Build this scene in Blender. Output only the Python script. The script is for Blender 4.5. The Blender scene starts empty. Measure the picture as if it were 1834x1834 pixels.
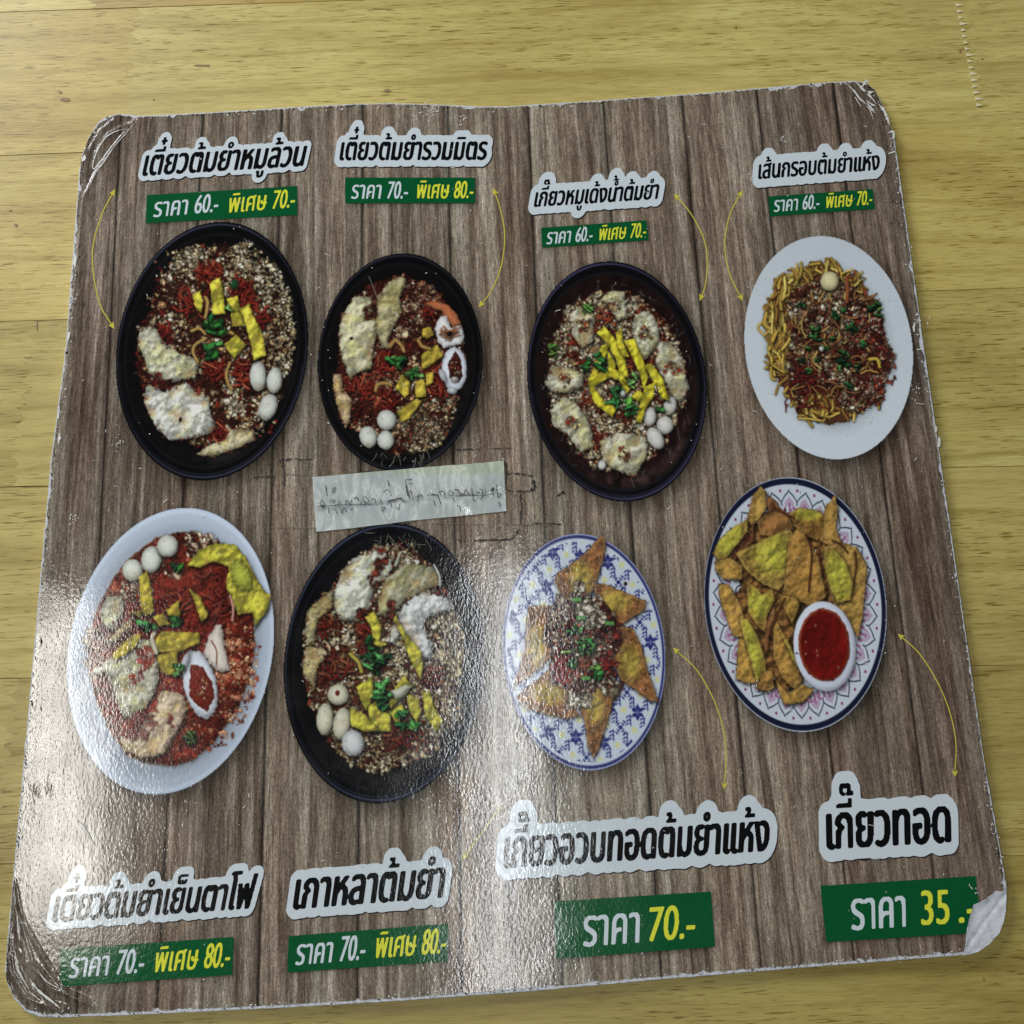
import bpy, math, random
import numpy as np
from mathutils import Matrix, Vector

random.seed(7)
rng = np.random.default_rng(7)
SC = bpy.context.scene
COL = SC.collection

# ------------------------------------------------------------------ camera
F_PX = 1800.0; CEN = 917.0
BOARD_W = 0.38                      # width of the menu board in metres
T = 0.0032                          # its thickness
CORN = np.array([[151, 211], [1587, 143], [1815, 1705], [-1, 1826]], float)


def hom(src, dst):
    A = []
    for (x, y), (u, v) in zip(src, dst):
        A.append([x, y, 1, 0, 0, 0, -u * x, -u * y, -u])
        A.append([0, 0, 0, x, y, 1, -v * x, -v * y, -v])
    return np.linalg.svd(np.array(A, float))[2][-1].reshape(3, 3)


_H = hom([[-.5, .5], [.5, .5], [.5, -.5], [-.5, -.5]], CORN - CEN)
_a = _H[:, 0] / [F_PX, F_PX, 1]; _b = _H[:, 1] / [F_PX, F_PX, 1]; _t = _H[:, 2] / [F_PX, F_PX, 1]
if _t[2] < 0: _a, _b, _t = -_a, -_b, -_t
_sc = np.linalg.norm(_a); _t = _t / _sc * BOARD_W
_a = _a / np.linalg.norm(_a); _b = _b / np.linalg.norm(_b)
_m = (_a + _b) / np.linalg.norm(_a + _b); _d = (_a - _b) / np.linalg.norm(_a - _b)
_r1 = (_m + _d) / math.sqrt(2); _r2 = (_m - _d) / math.sqrt(2)
_R = np.stack([_r1, _r2, np.cross(_r1, _r2)], 1)     # world -> image camera (x right, y down, z forward)
CAM = -_R.T @ _t + np.array([0, 0, T])
cam_d = bpy.data.cameras.new('camera'); cam = bpy.data.objects.new('camera', cam_d); COL.objects.link(cam)
_M = Matrix.Identity(4)
for i in range(3):
    _M[i][0] = _R[0, i]; _M[i][1] = -_R[1, i]; _M[i][2] = -_R[2, i]; _M[i][3] = CAM[i]
cam.matrix_world = _M
cam_d.sensor_width = 36; cam_d.lens = 36 * F_PX / 1834; cam_d.clip_start = 0.01; cam_d.clip_end = 50
SC.camera = cam
SC.render.resolution_x = 1024; SC.render.resolution_y = 1024


def W(px, py, z=T):
    """point of the plane at height z seen at photo pixel (px, py)"""
    px = np.asarray(px, float); py = np.asarray(py, float)
    d = np.stack([(px - CEN) / F_PX, (py - CEN) / F_PX, np.ones_like(px)], -1) @ _R
    k = (z - CAM[2]) / d[..., 2]
    return CAM + d * k[..., None]


# ------------------------------------------------------------------ light
world = bpy.data.worlds.new('World'); SC.world = world; world.use_nodes = True
world.node_tree.nodes['Background'].inputs[0].default_value = (0.86, 0.95, 1.0, 1)
world.node_tree.nodes['Background'].inputs[1].default_value = 0.05


def area(name, target_px, h, sx, sy, power, col, rot=0.0):
    """a ceiling lamp whose mirror image falls on the board at the given pixel"""
    p = W(*target_px); v = p - CAM; v[2] = -v[2]
    q = p + v / v[2] * (h - T)
    l = bpy.data.lights.new(name, 'AREA'); l.shape = 'RECTANGLE'; l.size = sx; l.size_y = sy
    l.energy = power; l.color = col
    o = bpy.data.objects.new(name, l); COL.objects.link(o); o.location = q
    o.rotation_euler = (0, 0, rot)
    return o


area('ceiling_tube_lamp', (900, 1480), 1.9, 0.045, 1.15, 7.2, (0.95, 0.98, 1.0), math.radians(-3))
area('ceiling_tube_lamp', (85, 1370), 1.9, 0.19, 0.72, 9.6, (1.0, 0.97, 0.90), math.radians(6))
l = bpy.data.lights.new('window_light', 'AREA'); l.shape = 'RECTANGLE'; l.size = 1.0; l.size_y = 0.8; l.energy = 42
l.color = (0.98, 0.98, 1.0)
o = bpy.data.objects.new('window_light', l); COL.objects.link(o)
o.location = (-1.3, 1.5, 0.95)
o.rotation_euler = (Vector((0, 0, 0)) - Vector(o.location)).to_track_quat('-Z', 'Y').to_euler()

SC.view_settings.view_transform = 'Standard'; SC.view_settings.look = 'None'
SC.view_settings.exposure = 0.0; SC.view_settings.gamma = 1.0
SC.view_settings.use_curve_mapping = False

GAIN = 1.15


def lin(c):
    c = np.asarray(c, float) / 255.0
    return np.where(c <= .04045, c / 12.92, ((c + .055) / 1.055) ** 2.4)


def alb(c):
    return np.clip(lin(c) * GAIN, 0, .92)


# ------------------------------------------------------------------ materials
def new_mat(name):
    m = bpy.data.materials.new(name); m.use_nodes = True
    nt = m.node_tree
    return m, nt, nt.nodes['Principled BSDF']


def laminate_group():
    g = bpy.data.node_groups.new('laminate_finish', 'ShaderNodeTree')
    g.interface.new_socket('Normal', in_out='OUTPUT', socket_type='NodeSocketVector')
    g.interface.new_socket('Roughness', in_out='OUTPUT', socket_type='NodeSocketFloat')
    n, L = g.nodes, g.links
    out = n.new('NodeGroupOutput')
    tc = n.new('ShaderNodeTexCoord')
    mp = n.new('ShaderNodeMapping'); mp.inputs['Scale'].default_value = (1.0, 0.62, 1.0); mp.inputs['Rotation'].default_value = (0, 0, .1)
    L.new(tc.outputs['Object'], mp.inputs[0])
    fine = n.new('ShaderNodeTexNoise'); fine.inputs['Scale'].default_value = 1050; fine.inputs['Detail'].default_value = 1.5
    L.new(mp.outputs[0], fine.inputs['Vector'])
    mid = n.new('ShaderNodeTexNoise'); mid.inputs['Scale'].default_value = 34; mid.inputs['Detail'].default_value = 2
    L.new(tc.outputs['Object'], mid.inputs['Vector'])
    b0 = n.new('ShaderNodeBump'); b0.inputs['Distance'].default_value = 0.0006; b0.inputs['Strength'].default_value = 0.4
    L.new(mid.outputs['Fac'], b0.inputs['Height'])
    b1 = n.new('ShaderNodeBump'); b1.inputs['Distance'].default_value = 0.00012; b1.inputs['Strength'].default_value = 0.35
    L.new(fine.outputs['Fac'], b1.inputs['Height']); L.new(b0.outputs[0], b1.inputs['Normal'])
    rn = n.new('ShaderNodeTexNoise'); rn.inputs['Scale'].default_value = 60; rn.inputs['Detail'].default_value = 5
    L.new(tc.outputs['Object'], rn.inputs['Vector'])
    mr = n.new('ShaderNodeMapRange'); mr.inputs['From Min'].default_value = .3; mr.inputs['From Max'].default_value = .7
    mr.inputs['To Min'].default_value = .09; mr.inputs['To Max'].default_value = .15
    L.new(rn.outputs['Fac'], mr.inputs['Value'])
    L.new(b1.outputs[0], out.inputs['Normal']); L.new(mr.outputs[0], out.inputs['Roughness'])
    return g


LAM = laminate_group()


def laminate(nt, bsdf):
    g = nt.nodes.new('ShaderNodeGroup'); g.node_tree = LAM
    nt.links.new(g.outputs['Normal'], bsdf.inputs['Normal'])
    nt.links.new(g.outputs['Roughness'], bsdf.inputs['Roughness'])
    bsdf.inputs['IOR'].default_value = 1.52


def noise(nt, scale, detail=3, vec=None, rough=.5, dist=0):
    n = nt.nodes.new('ShaderNodeTexNoise'); n.inputs['Scale'].default_value = scale
    n.inputs['Detail'].default_value = detail; n.inputs['Roughness'].default_value = rough; n.inputs['Distortion'].default_value = dist
    if vec is not None: nt.links.new(vec, n.inputs['Vector'])
    return n.outputs['Fac']


def mapping(nt, scale=(1, 1, 1), rot=(0, 0, 0), loc=None, src=None):
    if src is None:
        tc = nt.nodes.new('ShaderNodeTexCoord'); src = tc.outputs['Object']
    m = nt.nodes.new('ShaderNodeMapping'); m.inputs['Scale'].default_value = scale; m.inputs['Rotation'].default_value = rot
    nt.links.new(src, m.inputs[0])
    return m.outputs[0]


def ramp(nt, fac, stops):
    r = nt.nodes.new('ShaderNodeValToRGB')
    while len(r.color_ramp.elements) < len(stops): r.color_ramp.elements.new(.5)
    for e, (p, c) in zip(r.color_ramp.elements, stops):
        e.position = p; e.color = (c, c, c, 1) if np.isscalar(c) else (*c, 1)
    nt.links.new(fac, r.inputs[0])
    return r.outputs[0]


def mix(nt, mode, fac, a, b):
    m = nt.nodes.new('ShaderNodeMix'); m.data_type = 'RGBA'; m.blend_type = mode
    for s, v in ((m.inputs[0], fac), (m.inputs[6], a), (m.inputs[7], b)):
        if hasattr(v, 'links'): nt.links.new(v, s)
        elif np.isscalar(v): s.default_value = v
        else: s.default_value = (*v, 1)
    return m.outputs[2]


def attr(nt, name):
    a = nt.nodes.new('ShaderNodeAttribute'); a.attribute_name = name
    return a.outputs['Color']


def flat_ink(name, c, var=.06):
    m, nt, b = new_mat(name)
    n = noise(nt, 700, 3, mapping(nt))
    r = ramp(nt, n, [(.3, 1 - var), (.7, 1 + var * .3)])
    nt.links.new(mix(nt, 'MULTIPLY', 1.0, alb(c), r), b.inputs['Base Color'])
    laminate(nt, b)
    return m


INK_BLACK = flat_ink('black_ink', (9, 9, 10))
INK_WHITE = flat_ink('white_ink', (196, 207, 213), .03)
INK_GREEN = flat_ink('green_ink', (6, 80, 42), .05)
INK_YELLOW = flat_ink('yellow_ink', (212, 215, 62), .05)
INK_ARROW = flat_ink('arrow_ink', (196, 186, 72), .05)

# photographic print: colour comes with the mesh
PRINT, nt, b = new_mat('printed_photo')
nz = noise(nt, 1600, 2, mapping(nt))
nt.links.new(mix(nt, 'MULTIPLY', 1.0, attr(nt, 'ink'), ramp(nt, nz, [(.3, .95), (.7, 1.03)])), b.inputs['Base Color'])
laminate(nt, b)

# printed weathered planks
PLANK, nt, b = new_mat('printed_weathered_wood')
v1 = mapping(nt, (1, .045, 1)); v2 = mapping(nt, (1, .10, 1), (0, 0, .01)); v3 = mapping(nt, (1, .5, 1))
broad = ramp(nt, noise(nt, 260, 3, v1, .6, .5), [(.28, lin((82, 70, 61))), (.44, lin((110, 101, 91))), (.56, lin((134, 127, 116))), (.76, lin((170, 166, 157)))])
streak = ramp(nt, noise(nt, 900, 4, v1, .7, .4), [(.30, .60), (.5, 1.0), (.72, 1.30)])
fine_s = ramp(nt, noise(nt, 1900, 3, v2, .7), [(.28, .52), (.5, 1.0), (.74, 1.55)])
dots = ramp(nt, noise(nt, 2300, 2, v3, .6), [(.3, .60), (.5, 1.0), (.75, 1.5)])
red = ramp(nt, noise(nt, 60, 2, v1, .5), [(.35, (1.05, .97, .93)), (.65, (.97, 1.0, 1.0))])
c = mix(nt, 'MULTIPLY', 1.0, broad, streak)
c = mix(nt, 'MULTIPLY', 1.0, c, fine_s)
c = mix(nt, 'MULTIPLY', 1.0, c, dots)
c = mix(nt, 'MULTIPLY', 1.0, c, red)
c = mix(nt, 'MULTIPLY', 1.0, c, attr(nt, 'ink'))
nt.links.new(c, b.inputs['Base Color'])
laminate(nt, b)

# bare fibre core of the board
CORE, nt, b = new_mat('worn_white_board_core')
n1 = ramp(nt, noise(nt, 900, 4, mapping(nt), .7), [(.25, alb((120, 122, 120))), (.45, alb((176, 180, 184))), (.7, alb((205, 210, 218)))])
nt.links.new(n1, b.inputs['Base Color']); b.inputs['Roughness'].default_value = .6

GRIME, nt, b = new_mat('black_grime')
b.inputs['Base Color'].default_value = (*lin((38, 32, 27)), 1); b.inputs['Roughness'].default_value = .7
SCUFF_GLINT, nt, b = new_mat('white_scuff_and_glint')
b.inputs['Base Color'].default_value = (*alb((205, 205, 200)), 1); b.inputs['Roughness'].default_value = .5
HAIR, nt, b = new_mat('pale_scratch')
b.inputs['Base Color'].default_value = (*alb((98, 92, 82)), 1); b.inputs['Roughness'].default_value = .4


def wood_material():
    m, nt, b = new_mat('oiled_rubberwood')
    tc = nt.nodes.new('ShaderNodeTexCoord')
    av = nt.nodes.new('ShaderNodeAttribute'); av.attribute_name = 'seed'
    add = nt.nodes.new('ShaderNodeVectorMath'); add.operation = 'ADD'
    nt.links.new(tc.outputs['Object'], add.inputs[0]); nt.links.new(av.outputs['Vector'], add.inputs[1])
    P = add.outputs[0]

    def mp(scale, rz=0.0):
        return mapping(nt, scale, (0, 0, rz), src=P)
    tone = ramp(nt, noise(nt, 16, 5, mp((.35, 1.6, 1)), .6, .8), [(.3, alb((168, 149, 86))), (.55, alb((190, 175, 106))), (.75, alb((203, 190, 125)))])
    rings = nt.nodes.new('ShaderNodeTexWave'); rings.wave_type = 'BANDS'; rings.bands_direction = 'Y'
    rings.inputs['Scale'].default_value = 16; rings.inputs['Distortion'].default_value = 9
    rings.inputs['Detail'].default_value = 2; rings.inputs['Detail Scale'].default_value = .9
    nt.links.new(mp((.16, 1, 1)), rings.inputs['Vector'])
    rg = ramp(nt, rings.outputs['Fac'], [(0.0, (.86, .83, .74)), (.08, 1.0), (1, 1.02)])
    fib = ramp(nt, noise(nt, 1500, 4, mp((.06, 1, 1), .02), .65, .3), [(.25, (.76, .73, .64)), (.5, 1.0), (.75, (1.12, 1.13, 1.17))])
    fib2 = ramp(nt, noise(nt, 330, 3, mp((.06, 1, 1), .02), .6, .4), [(.3, (.86, .84, .78)), (.5, 1.0), (.7, (1.06, 1.07, 1.1))])
    pore_n = noise(nt, 1350, 2, mp((.075, 1, 1), .03), .5)
    pore = ramp(nt, pore_n, [(.33, (.46, .38, .26)), (.375, (.72, .66, .52)), (.41, 1.0)])
    pmask = ramp(nt, noise(nt, 30, 2, mp((.4, 1, 1))), [(.36, .12), (.56, 1.0)])
    c = mix(nt, 'MULTIPLY', 1.0, tone, rg)
    c = mix(nt, 'MULTIPLY', 1.0, c, fib)
    c = mix(nt, 'MULTIPLY', 1.0, c, fib2)
    c = mix(nt, 'MULTIPLY', pmask, c, pore)
    knot = ramp(nt, noise(nt, 9, 3, mp((.6, 1.4, 1)), .6, 1.2), [(.22, (.62, .50, .34)), (.30, 1.0)])
    c = mix(nt, 'MULTIPLY', 1.0, c, knot)
    c = mix(nt, 'MULTIPLY', 1.0, c, attr(nt, 'tint'))
    nt.links.new(c, b.inputs['Base Color'])
    bp = nt.nodes.new('ShaderNodeBump'); bp.inputs['Distance'].default_value = .0002; bp.inputs['Strength'].default_value = .35
    nt.links.new(pore_n, bp.inputs['Height']); nt.links.new(bp.outputs[0], b.inputs['Normal'])
    b.inputs['Roughness'].default_value = .42; b.inputs['IOR'].default_value = 1.4
    return m


WOOD = wood_material()


# ------------------------------------------------------------------ object helpers
def mesh_obj(name, verts, faces, mat, parent=None, smooth=False):
    me = bpy.data.meshes.new(name)
    verts = np.asarray(verts, np.float32)
    if isinstance(faces, np.ndarray) and faces.ndim == 2:
        k = faces.shape[1]
        me.vertices.add(len(verts)); me.vertices.foreach_set('co', verts.ravel())
        me.loops.add(faces.size); me.loops.foreach_set('vertex_index', faces.astype(np.int32).ravel())
        me.polygons.add(len(faces))
        me.polygons.foreach_set('loop_start', np.arange(0, faces.size, k, dtype=np.int32))
        me.update(calc_edges=True)
    else:
        me.from_pydata([tuple(v) for v in verts], [], [tuple(f) for f in faces]); me.update()
    if smooth: me.polygons.foreach_set('use_smooth', np.ones(len(me.polygons), bool))
    me.materials.append(mat)
    o = bpy.data.objects.new(name, me); COL.objects.link(o)
    if parent is not None: o.parent = parent
    return o


def set_col(me_obj, name, cols):
    a = me_obj.data.attributes.new(name, 'FLOAT_COLOR', 'POINT')
    cols = np.asarray(cols, np.float32)
    if cols.shape[1] == 3: cols = np.concatenate([cols, np.ones((len(cols), 1), np.float32)], 1)
    a.data.foreach_set('color', cols.ravel())


def empty(name, label, cat, loc=(0, 0, 0)):
    o = bpy.data.objects.new(name, None); COL.objects.link(o); o.location = loc
    o.empty_display_size = .02
    o['label'] = label; o['category'] = cat
    return o


def fill_loops(name, loops_w, mat, parent):
    """flat mesh from closed outlines (holes by even-odd), outlines are world points"""
    cu = bpy.data.curves.new('outline', 'CURVE'); cu.dimensions = '2D'; cu.fill_mode = 'BOTH'
    z = float(loops_w[0][0][2])
    for lp in loops_w:
        sp = cu.splines.new('POLY'); sp.points.add(len(lp) - 1)
        sp.points.foreach_set('co', np.concatenate([lp[:, :2], np.zeros((len(lp), 1)), np.ones((len(lp), 1))], 1).astype(np.float32).ravel())
        sp.use_cyclic_u = True
    t = bpy.data.objects.new('outline', cu)
    me = bpy.data.meshes.new_from_object(t)
    n = len(me.vertices); co = np.empty(n * 3, np.float32); me.vertices.foreach_get('co', co)
    co = co.reshape(-1, 3); co[:, 2] = z; me.vertices.foreach_set('co', co.ravel())
    me.name = name; me.materials.clear(); me.materials.append(mat)
    # faces upwards
    if len(me.polygons) and me.polygons[0].normal.z < 0: me.flip_normals()
    o = bpy.data.objects.new(name, me); COL.objects.link(o); o.parent = parent
    bpy.data.objects.remove(t); bpy.data.curves.remove(cu)
    return o


def px_loop(pts, z):
    p = np.asarray(pts, float)
    return W(p[:, 0], p[:, 1], z)


def vnoise(h, w, cell, seed=None, octaves=3):
    """smooth value noise in -1..1, feature size `cell` samples"""
    r = np.random.default_rng(seed) if seed is not None else rng
    out = np.zeros((h, w)); amp = 1; tot = 0
    for _ in range(octaves):
        gh, gw = int(h / cell) + 3, int(w / cell) + 3
        g = r.uniform(-1, 1, (gh, gw))
        y = np.arange(h) / cell; x = np.arange(w) / cell
        yi = y.astype(int); xi = x.astype(int)
        fy = y - yi; fx = x - xi
        fy = (fy * fy * (3 - 2 * fy))[:, None]; fx = (fx * fx * (3 - 2 * fx))[None]
        a = g[yi][:, xi]; b_ = g[yi][:, xi + 1]; c_ = g[yi + 1][:, xi]; d_ = g[yi + 1][:, xi + 1]
        out += amp * ((a * (1 - fx) + b_ * fx) * (1 - fy) + (c_ * (1 - fx) + d_ * fx) * fy)
        tot += amp; amp *= .55; cell = max(cell / 2, 1.01)
    return out / tot * 1.6


# ------------------------------------------------------------------ table
table = empty('wooden_table', 'pale yellow-brown wooden table top of glued boards running across, under the menu', 'table', (0, 0, 0))
ROWS = [(-1500, -1700), (-1130, -1300), (-770, -920), (-420, -560), (-140, -235), (24, -42), (281, 210), (578, 513), (874, 833), (1216, 1190), (1548, 1532), (1880, 1880), (2250, 2260), (2660, 2680), (3100, 3130), (3600, 3640)]
CUTS = {0: [-300, 1700], 1: [500, 2300], 2: [-100, 1200], 3: [300, 1400], 4: [181, 1500], 5: [246, 1728], 6: [1180], 7: [60, 900], 8: [700], 9: [30, 1200], 10: [600, 1834 + 60], 11: [70, 790, 1420], 12: [400, 1900], 13: [-200, 1100], 14: [800]}
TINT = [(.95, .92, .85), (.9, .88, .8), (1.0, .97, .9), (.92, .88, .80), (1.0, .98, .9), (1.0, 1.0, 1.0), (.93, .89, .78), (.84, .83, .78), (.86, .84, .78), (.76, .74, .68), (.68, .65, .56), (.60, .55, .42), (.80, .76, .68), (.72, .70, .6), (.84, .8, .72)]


def row_y(i, x):
    l, r = ROWS[i]
    return l + (r - l) * (x + 60) / 1960


bi = 0
for r in range(len(ROWS) - 1):
    xs = [-1500] + CUTS[r] + [3300]
    for k in range(len(xs) - 1):
        xa, xb = xs[k], xs[k + 1]
        lean = .045
        n = 10
        # board outline; the ends are finger joints (zigzag)
        pts = []
        ya, yb = row_y(r, xa), row_y(r + 1, xa)
        cen_shift = (xa - 917) * .0004
        gap = .5
        top = [(x, row_y(r, x) + gap) for x in np.linspace(xa, xb, 6)]
        bot = [(x, row_y(r + 1, x) - gap) for x in np.linspace(xb, xa, 6)]
        def end(x, y0, y1, n):
            q = []
            for j in range(1, 2 * n):
                t_ = j / (2 * n)
                q.append((x + (9 if j % 2 else -9) + (y0 + (y1 - y0) * t_ - y0) * lean * 3.0 * ((x - 917) / 917), y0 + (y1 - y0) * t_))
            return q
        pr = end(xb, row_y(r, xb), row_y(r + 1, xb), 11) if k < len(xs) - 2 else []
        pl = end(xa, row_y(r, xa), row_y(r + 1, xa), 11) if k > 0 else []
        sh_b = lambda x: (row_y(r + 1, x) - row_y(r, x)) * lean * 3.0 * ((x - 917) / 917)
        if pr: bot[0] = (bot[0][0] + sh_b(xb), bot[0][1])
        if pl: bot[-1] = (bot[-1][0] + sh_b(xa), bot[-1][1])
        out = top + pr + bot + pl[::-1]
        up = W(*np.array(out).T, 0.0)
        m_ = len(up)
        lo = up.copy(); lo[:, 2] = -.025
        vs = np.concatenate([up, lo])
        fs = [tuple(range(m_ - 1, -1, -1))] + [(i, (i + 1) % m_, m_ + (i + 1) % m_, m_ + i) for i in range(m_)]
        ob = mesh_obj('board', vs, fs, WOOD, table)
        s = rng.uniform(0, 9, 3)
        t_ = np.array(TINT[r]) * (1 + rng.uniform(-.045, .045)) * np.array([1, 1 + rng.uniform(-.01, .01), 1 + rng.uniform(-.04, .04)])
        if r == 5 and k == 0: t_ = np.array((.93, .86, .76))
        if r == 4 and k == 1: t_ = np.array((.86, .76, .66))
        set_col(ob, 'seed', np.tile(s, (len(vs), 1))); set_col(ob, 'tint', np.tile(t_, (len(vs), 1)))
        bi += 1
# pale filler showing in the finger joint at the upper right
FILL, nt, b = new_mat('pale_joint_filler'); b.inputs['Base Color'].default_value = (*alb((214, 205, 165)), 1); b.inputs['Roughness'].default_value = .6
vs, fs = [], []
for j in range(17):
    y = 8 + j * 11.2; x = 1712 + j * 2.3
    q = W([x, x + rng.uniform(8, 17), x], [y - 2.6, y + 1, y + 3.4], .0003)
    fs.append((len(vs) + 2, len(vs) + 1, len(vs))); vs += list(q)
mesh_obj('joint_filler', vs, fs, FILL, table)['kind'] = 'stuff'
# dark nicks and knots in the table surface
vs, fs = [], []
for x, y, l_, w_ in [(362, 117, 26, 3.2), (693, 162, 9, 5), (117, 178, 14, 6), (108, 165, 6, 3), (275, 178, 3, 3), (1762, 1754, 2, 8), (66, 585, 1.6, 16), (1318, 48, 1.2, 8), (1720, 92, 4, 3), (28, 403, 5, 5), (18, 377, 5, 2), (1834 - 75, 105, 3, 3)]:
    n_ = 9; a0 = rng.uniform(0, 6)
    l_, w_ = l_ * .62, max(w_ * .6, .9)
    q = [(x + l_ * math.cos(a) * (1 + rng.uniform(-.3, .3)), y + w_ * math.sin(a) * (1 + rng.uniform(-.3, .3))) for a in np.linspace(0, 2 * math.pi, n_, endpoint=False)]
    q = W(*np.array(q).T, .0002)
    fs.append(tuple(range(len(vs) + n_ - 1, len(vs) - 1, -1))); vs += list(q)
NICK, nt, b = new_mat('dark_nick'); b.inputs['Base Color'].default_value = (*alb((132, 108, 66)), 1); b.inputs['Roughness'].default_value = .6
mesh_obj('nick', vs, fs, NICK, table)['kind'] = 'stuff'

# ------------------------------------------------------------------ menu board: outline
menu = empty('menu_board', 'worn laminated menu board printed with eight dishes and prices, lying on the wooden table', 'menu', (0, 0, 0))
TOPL = [(8, 1738), (10, 1712), (41, 1370), (90, 828), (116, 630), (142, 299), (147, 275), (158, 247), (176, 217), (190, 208), (212, 203), (250, 207), (400, 199), (560, 189), (640, 185), (700, 184), (780, 186), (860, 190), (905, 190), (945, 187), (1000, 184), (1250, 166.5), (1490, 146), (1530, 144), (1552, 147), (1566, 158), (1582, 188), (1597, 228), (1603, 250)]
RIGHT = [(1603, 250), (1657, 630), (1765, 1370), (1800, 1565), (1803, 1600), (1801, 1630), (1795, 1655), (1783, 1680), (1765, 1697), (1745, 1706), (1716, 1712)]
BOT = [(1716, 1712), (1420, 1735), (1180, 1755), (950, 1776), (720, 1793), (500, 1806), (250, 1818), (110, 1823), (68, 1822), (45, 1812), (25, 1790), (13, 1765), (8, 1738)]
outline = TOPL[:-1] + RIGHT[:-1] + BOT[:-1]


def resample(pts, step):
    out = []
    for (x0, y0), (x1, y1) in zip(pts[:-1], pts[1:]):
        n = max(1, int(math.hypot(x1 - x0, y1 - y0) / step))
        out += [(x0 + (x1 - x0) * i / n, y0 + (y1 - y0) * i / n) for i in range(n)]
    return out


ol = np.array(resample(outline + [outline[0]], 7.0))
ol_w = px_loop(ol, T)
cxy = ol_w[:, :2].mean(0)
n = len(ol_w)
ringz = [(0.0012, 1.0), (T - .0004, 1.0), (T, .9985)]
vs = []
for z, s in ringz:
    q = ol_w.copy(); q[:, :2] = cxy + (q[:, :2] - cxy) * s; q[:, 2] = z
    q[:, :2] += rng.normal(0, .00008, (n, 2)); vs.append(q)
q = ol_w.copy(); q[:, 2] = .0002; q[:, :2] = cxy + (q[:, :2] - cxy) * .997; vs.insert(0, q)
vs = np.concatenate(vs)
fs = []
for r in range(3):
    for i in range(n):
        j = (i + 1) % n
        fs.append((r * n + j, r * n + i, (r + 1) * n + i, (r + 1) * n + j))
fs.append(tuple(range(4 * n - 1, 3 * n - 1, -1)))
core = mesh_obj('board_core', vs, fs, CORE, menu)

# ---- dishes: silhouettes (zoom origin, scale, ellipse) used for the printed drop shadows too
DISH = [  # ox, oy, s, w, h, cx, cy, rx, ry, k
    (180, 380, 3.669, 1541, 1834, 732, 912, 632, 852, 60),
    (550, 430, 4.367, 1616, 1834, 727, 955, 647, 855, 20),
    (920, 450, 4.076, 1549, 1880, 753, 950, 656, 880, -60),
    (1310, 410, 4.367, 1572, 1834, 760, 928, 660, 877, -65),
    (100, 890, 3.336, 1401, 1834, 685, 921, 615, 859, 90),
    (480, 920, 3.459, 1453, 1834, 720, 925, 625, 872, 40),
    (880, 940, 4.076, 1386, 1834, 675, 928, 597, 866, -45),
    (1240, 840, 3.742, 1422, 1834, 690, 908, 613, 856, -50)]
TAGS = [[(262.8, 349.5), (532, 333), (532, 385), (260.8, 400)], [(618.2, 318), (850.7, 318), (850.7, 364), (618.2, 364)],
        [(969, 408), (1157.6, 394.5), (1161.7, 430), (971, 443.5)], [(1376.3, 352), (1563, 338.6), (1566.6, 374), (1379, 387.6)],
        [(107.7, 1700), (418.5, 1678), (415.8, 1746), (106, 1767)], [(516.8, 1676.7), (803, 1654), (801.7, 1721.7), (514.6, 1742)],
        [(992, 1614.4), (1273, 1596.7), (1280.5, 1695.4), (996, 1717.5)], [(1469.5, 1586.7), (1747, 1569), (1759, 1670), (1480, 1687.6)]]


def print_shadow(x, y):
    """the designer's drop shadows, part of the printed picture (0 none .. 1 full)"""
    sh = np.zeros_like(x)
    for (ox, oy, s, w, h, cx, cy, rx, ry, k) in DISH:
        X = (x - 11 - ox) * s; Y = (y - 14 - oy) * s
        u = (X - cx + k * (Y - cy) / ry) / rx; v = (Y - cy) / ry
        d = (np.hypot(u, v) - 1) * 160
        sh = np.maximum(sh, .90 / (1 + np.exp(d / 8.0)))
    for q in TAGS:
        xs_ = [p[0] for p in q]; ys = [p[1] for p in q]
        sl = (q[1][1] - q[0][1]) / (q[1][0] - q[0][0])
        yy = y - 4 - (x - q[0][0]) * sl
        dx = np.maximum(q[0][0] + 4 - x, x - q[1][0] - 4); dy = np.maximum(q[0][1] - yy, yy - q[3][1] + (q[3][0] - q[0][0]) * sl)
        d = np.maximum(dx, dy)
        sh = np.maximum(sh, .55 / (1 + np.exp(d / 2.2)))
    return sh


# ---- creases in the laminate at the corners (real height)
def seg_d(x, y, pts):
    best = np.full(np.shape(x), 1e9)
    for (x0, y0), (x1, y1) in zip(pts[:-1], pts[1:]):
        vx, vy = x1 - x0, y1 - y0
        t_ = np.clip(((x - x0) * vx + (y - y0) * vy) / (vx * vx + vy * vy), 0, 1)
        best = np.minimum(best, np.hypot(x - x0 - t_ * vx, y - y0 - t_ * vy))
    return best


RIDGES = [([(24, 1590), (34, 1660), (52, 1722), (92, 1768), (165, 1800)], 6, 1.1),
          ([(12, 1690), (20, 1740), (48, 1786), (110, 1812)], 5, 1.0),
          ([(28, 1625), (70, 1700), (118, 1778)], 3.5, .55),
          ([(38, 1640), (34, 1700), (60, 1752)], 4, .6),
          ([(60, 1770), (84, 1796), (120, 1806)], 4, .6),
          ([(248, 208), (204, 263), (171, 310), (152, 350)], 3.0, .35),
          ([(232, 222), (196, 240), (172, 275), (166, 300)], 4.5, .28),
          ([(205, 215), (180, 235), (160, 270)], 4, .28),
          ([(1515, 148), (1540, 178), (1555, 195), (1565, 212)], 3, .6),
          ([(1535, 150), (1560, 170), (1575, 200)], 4, .6)]


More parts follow.
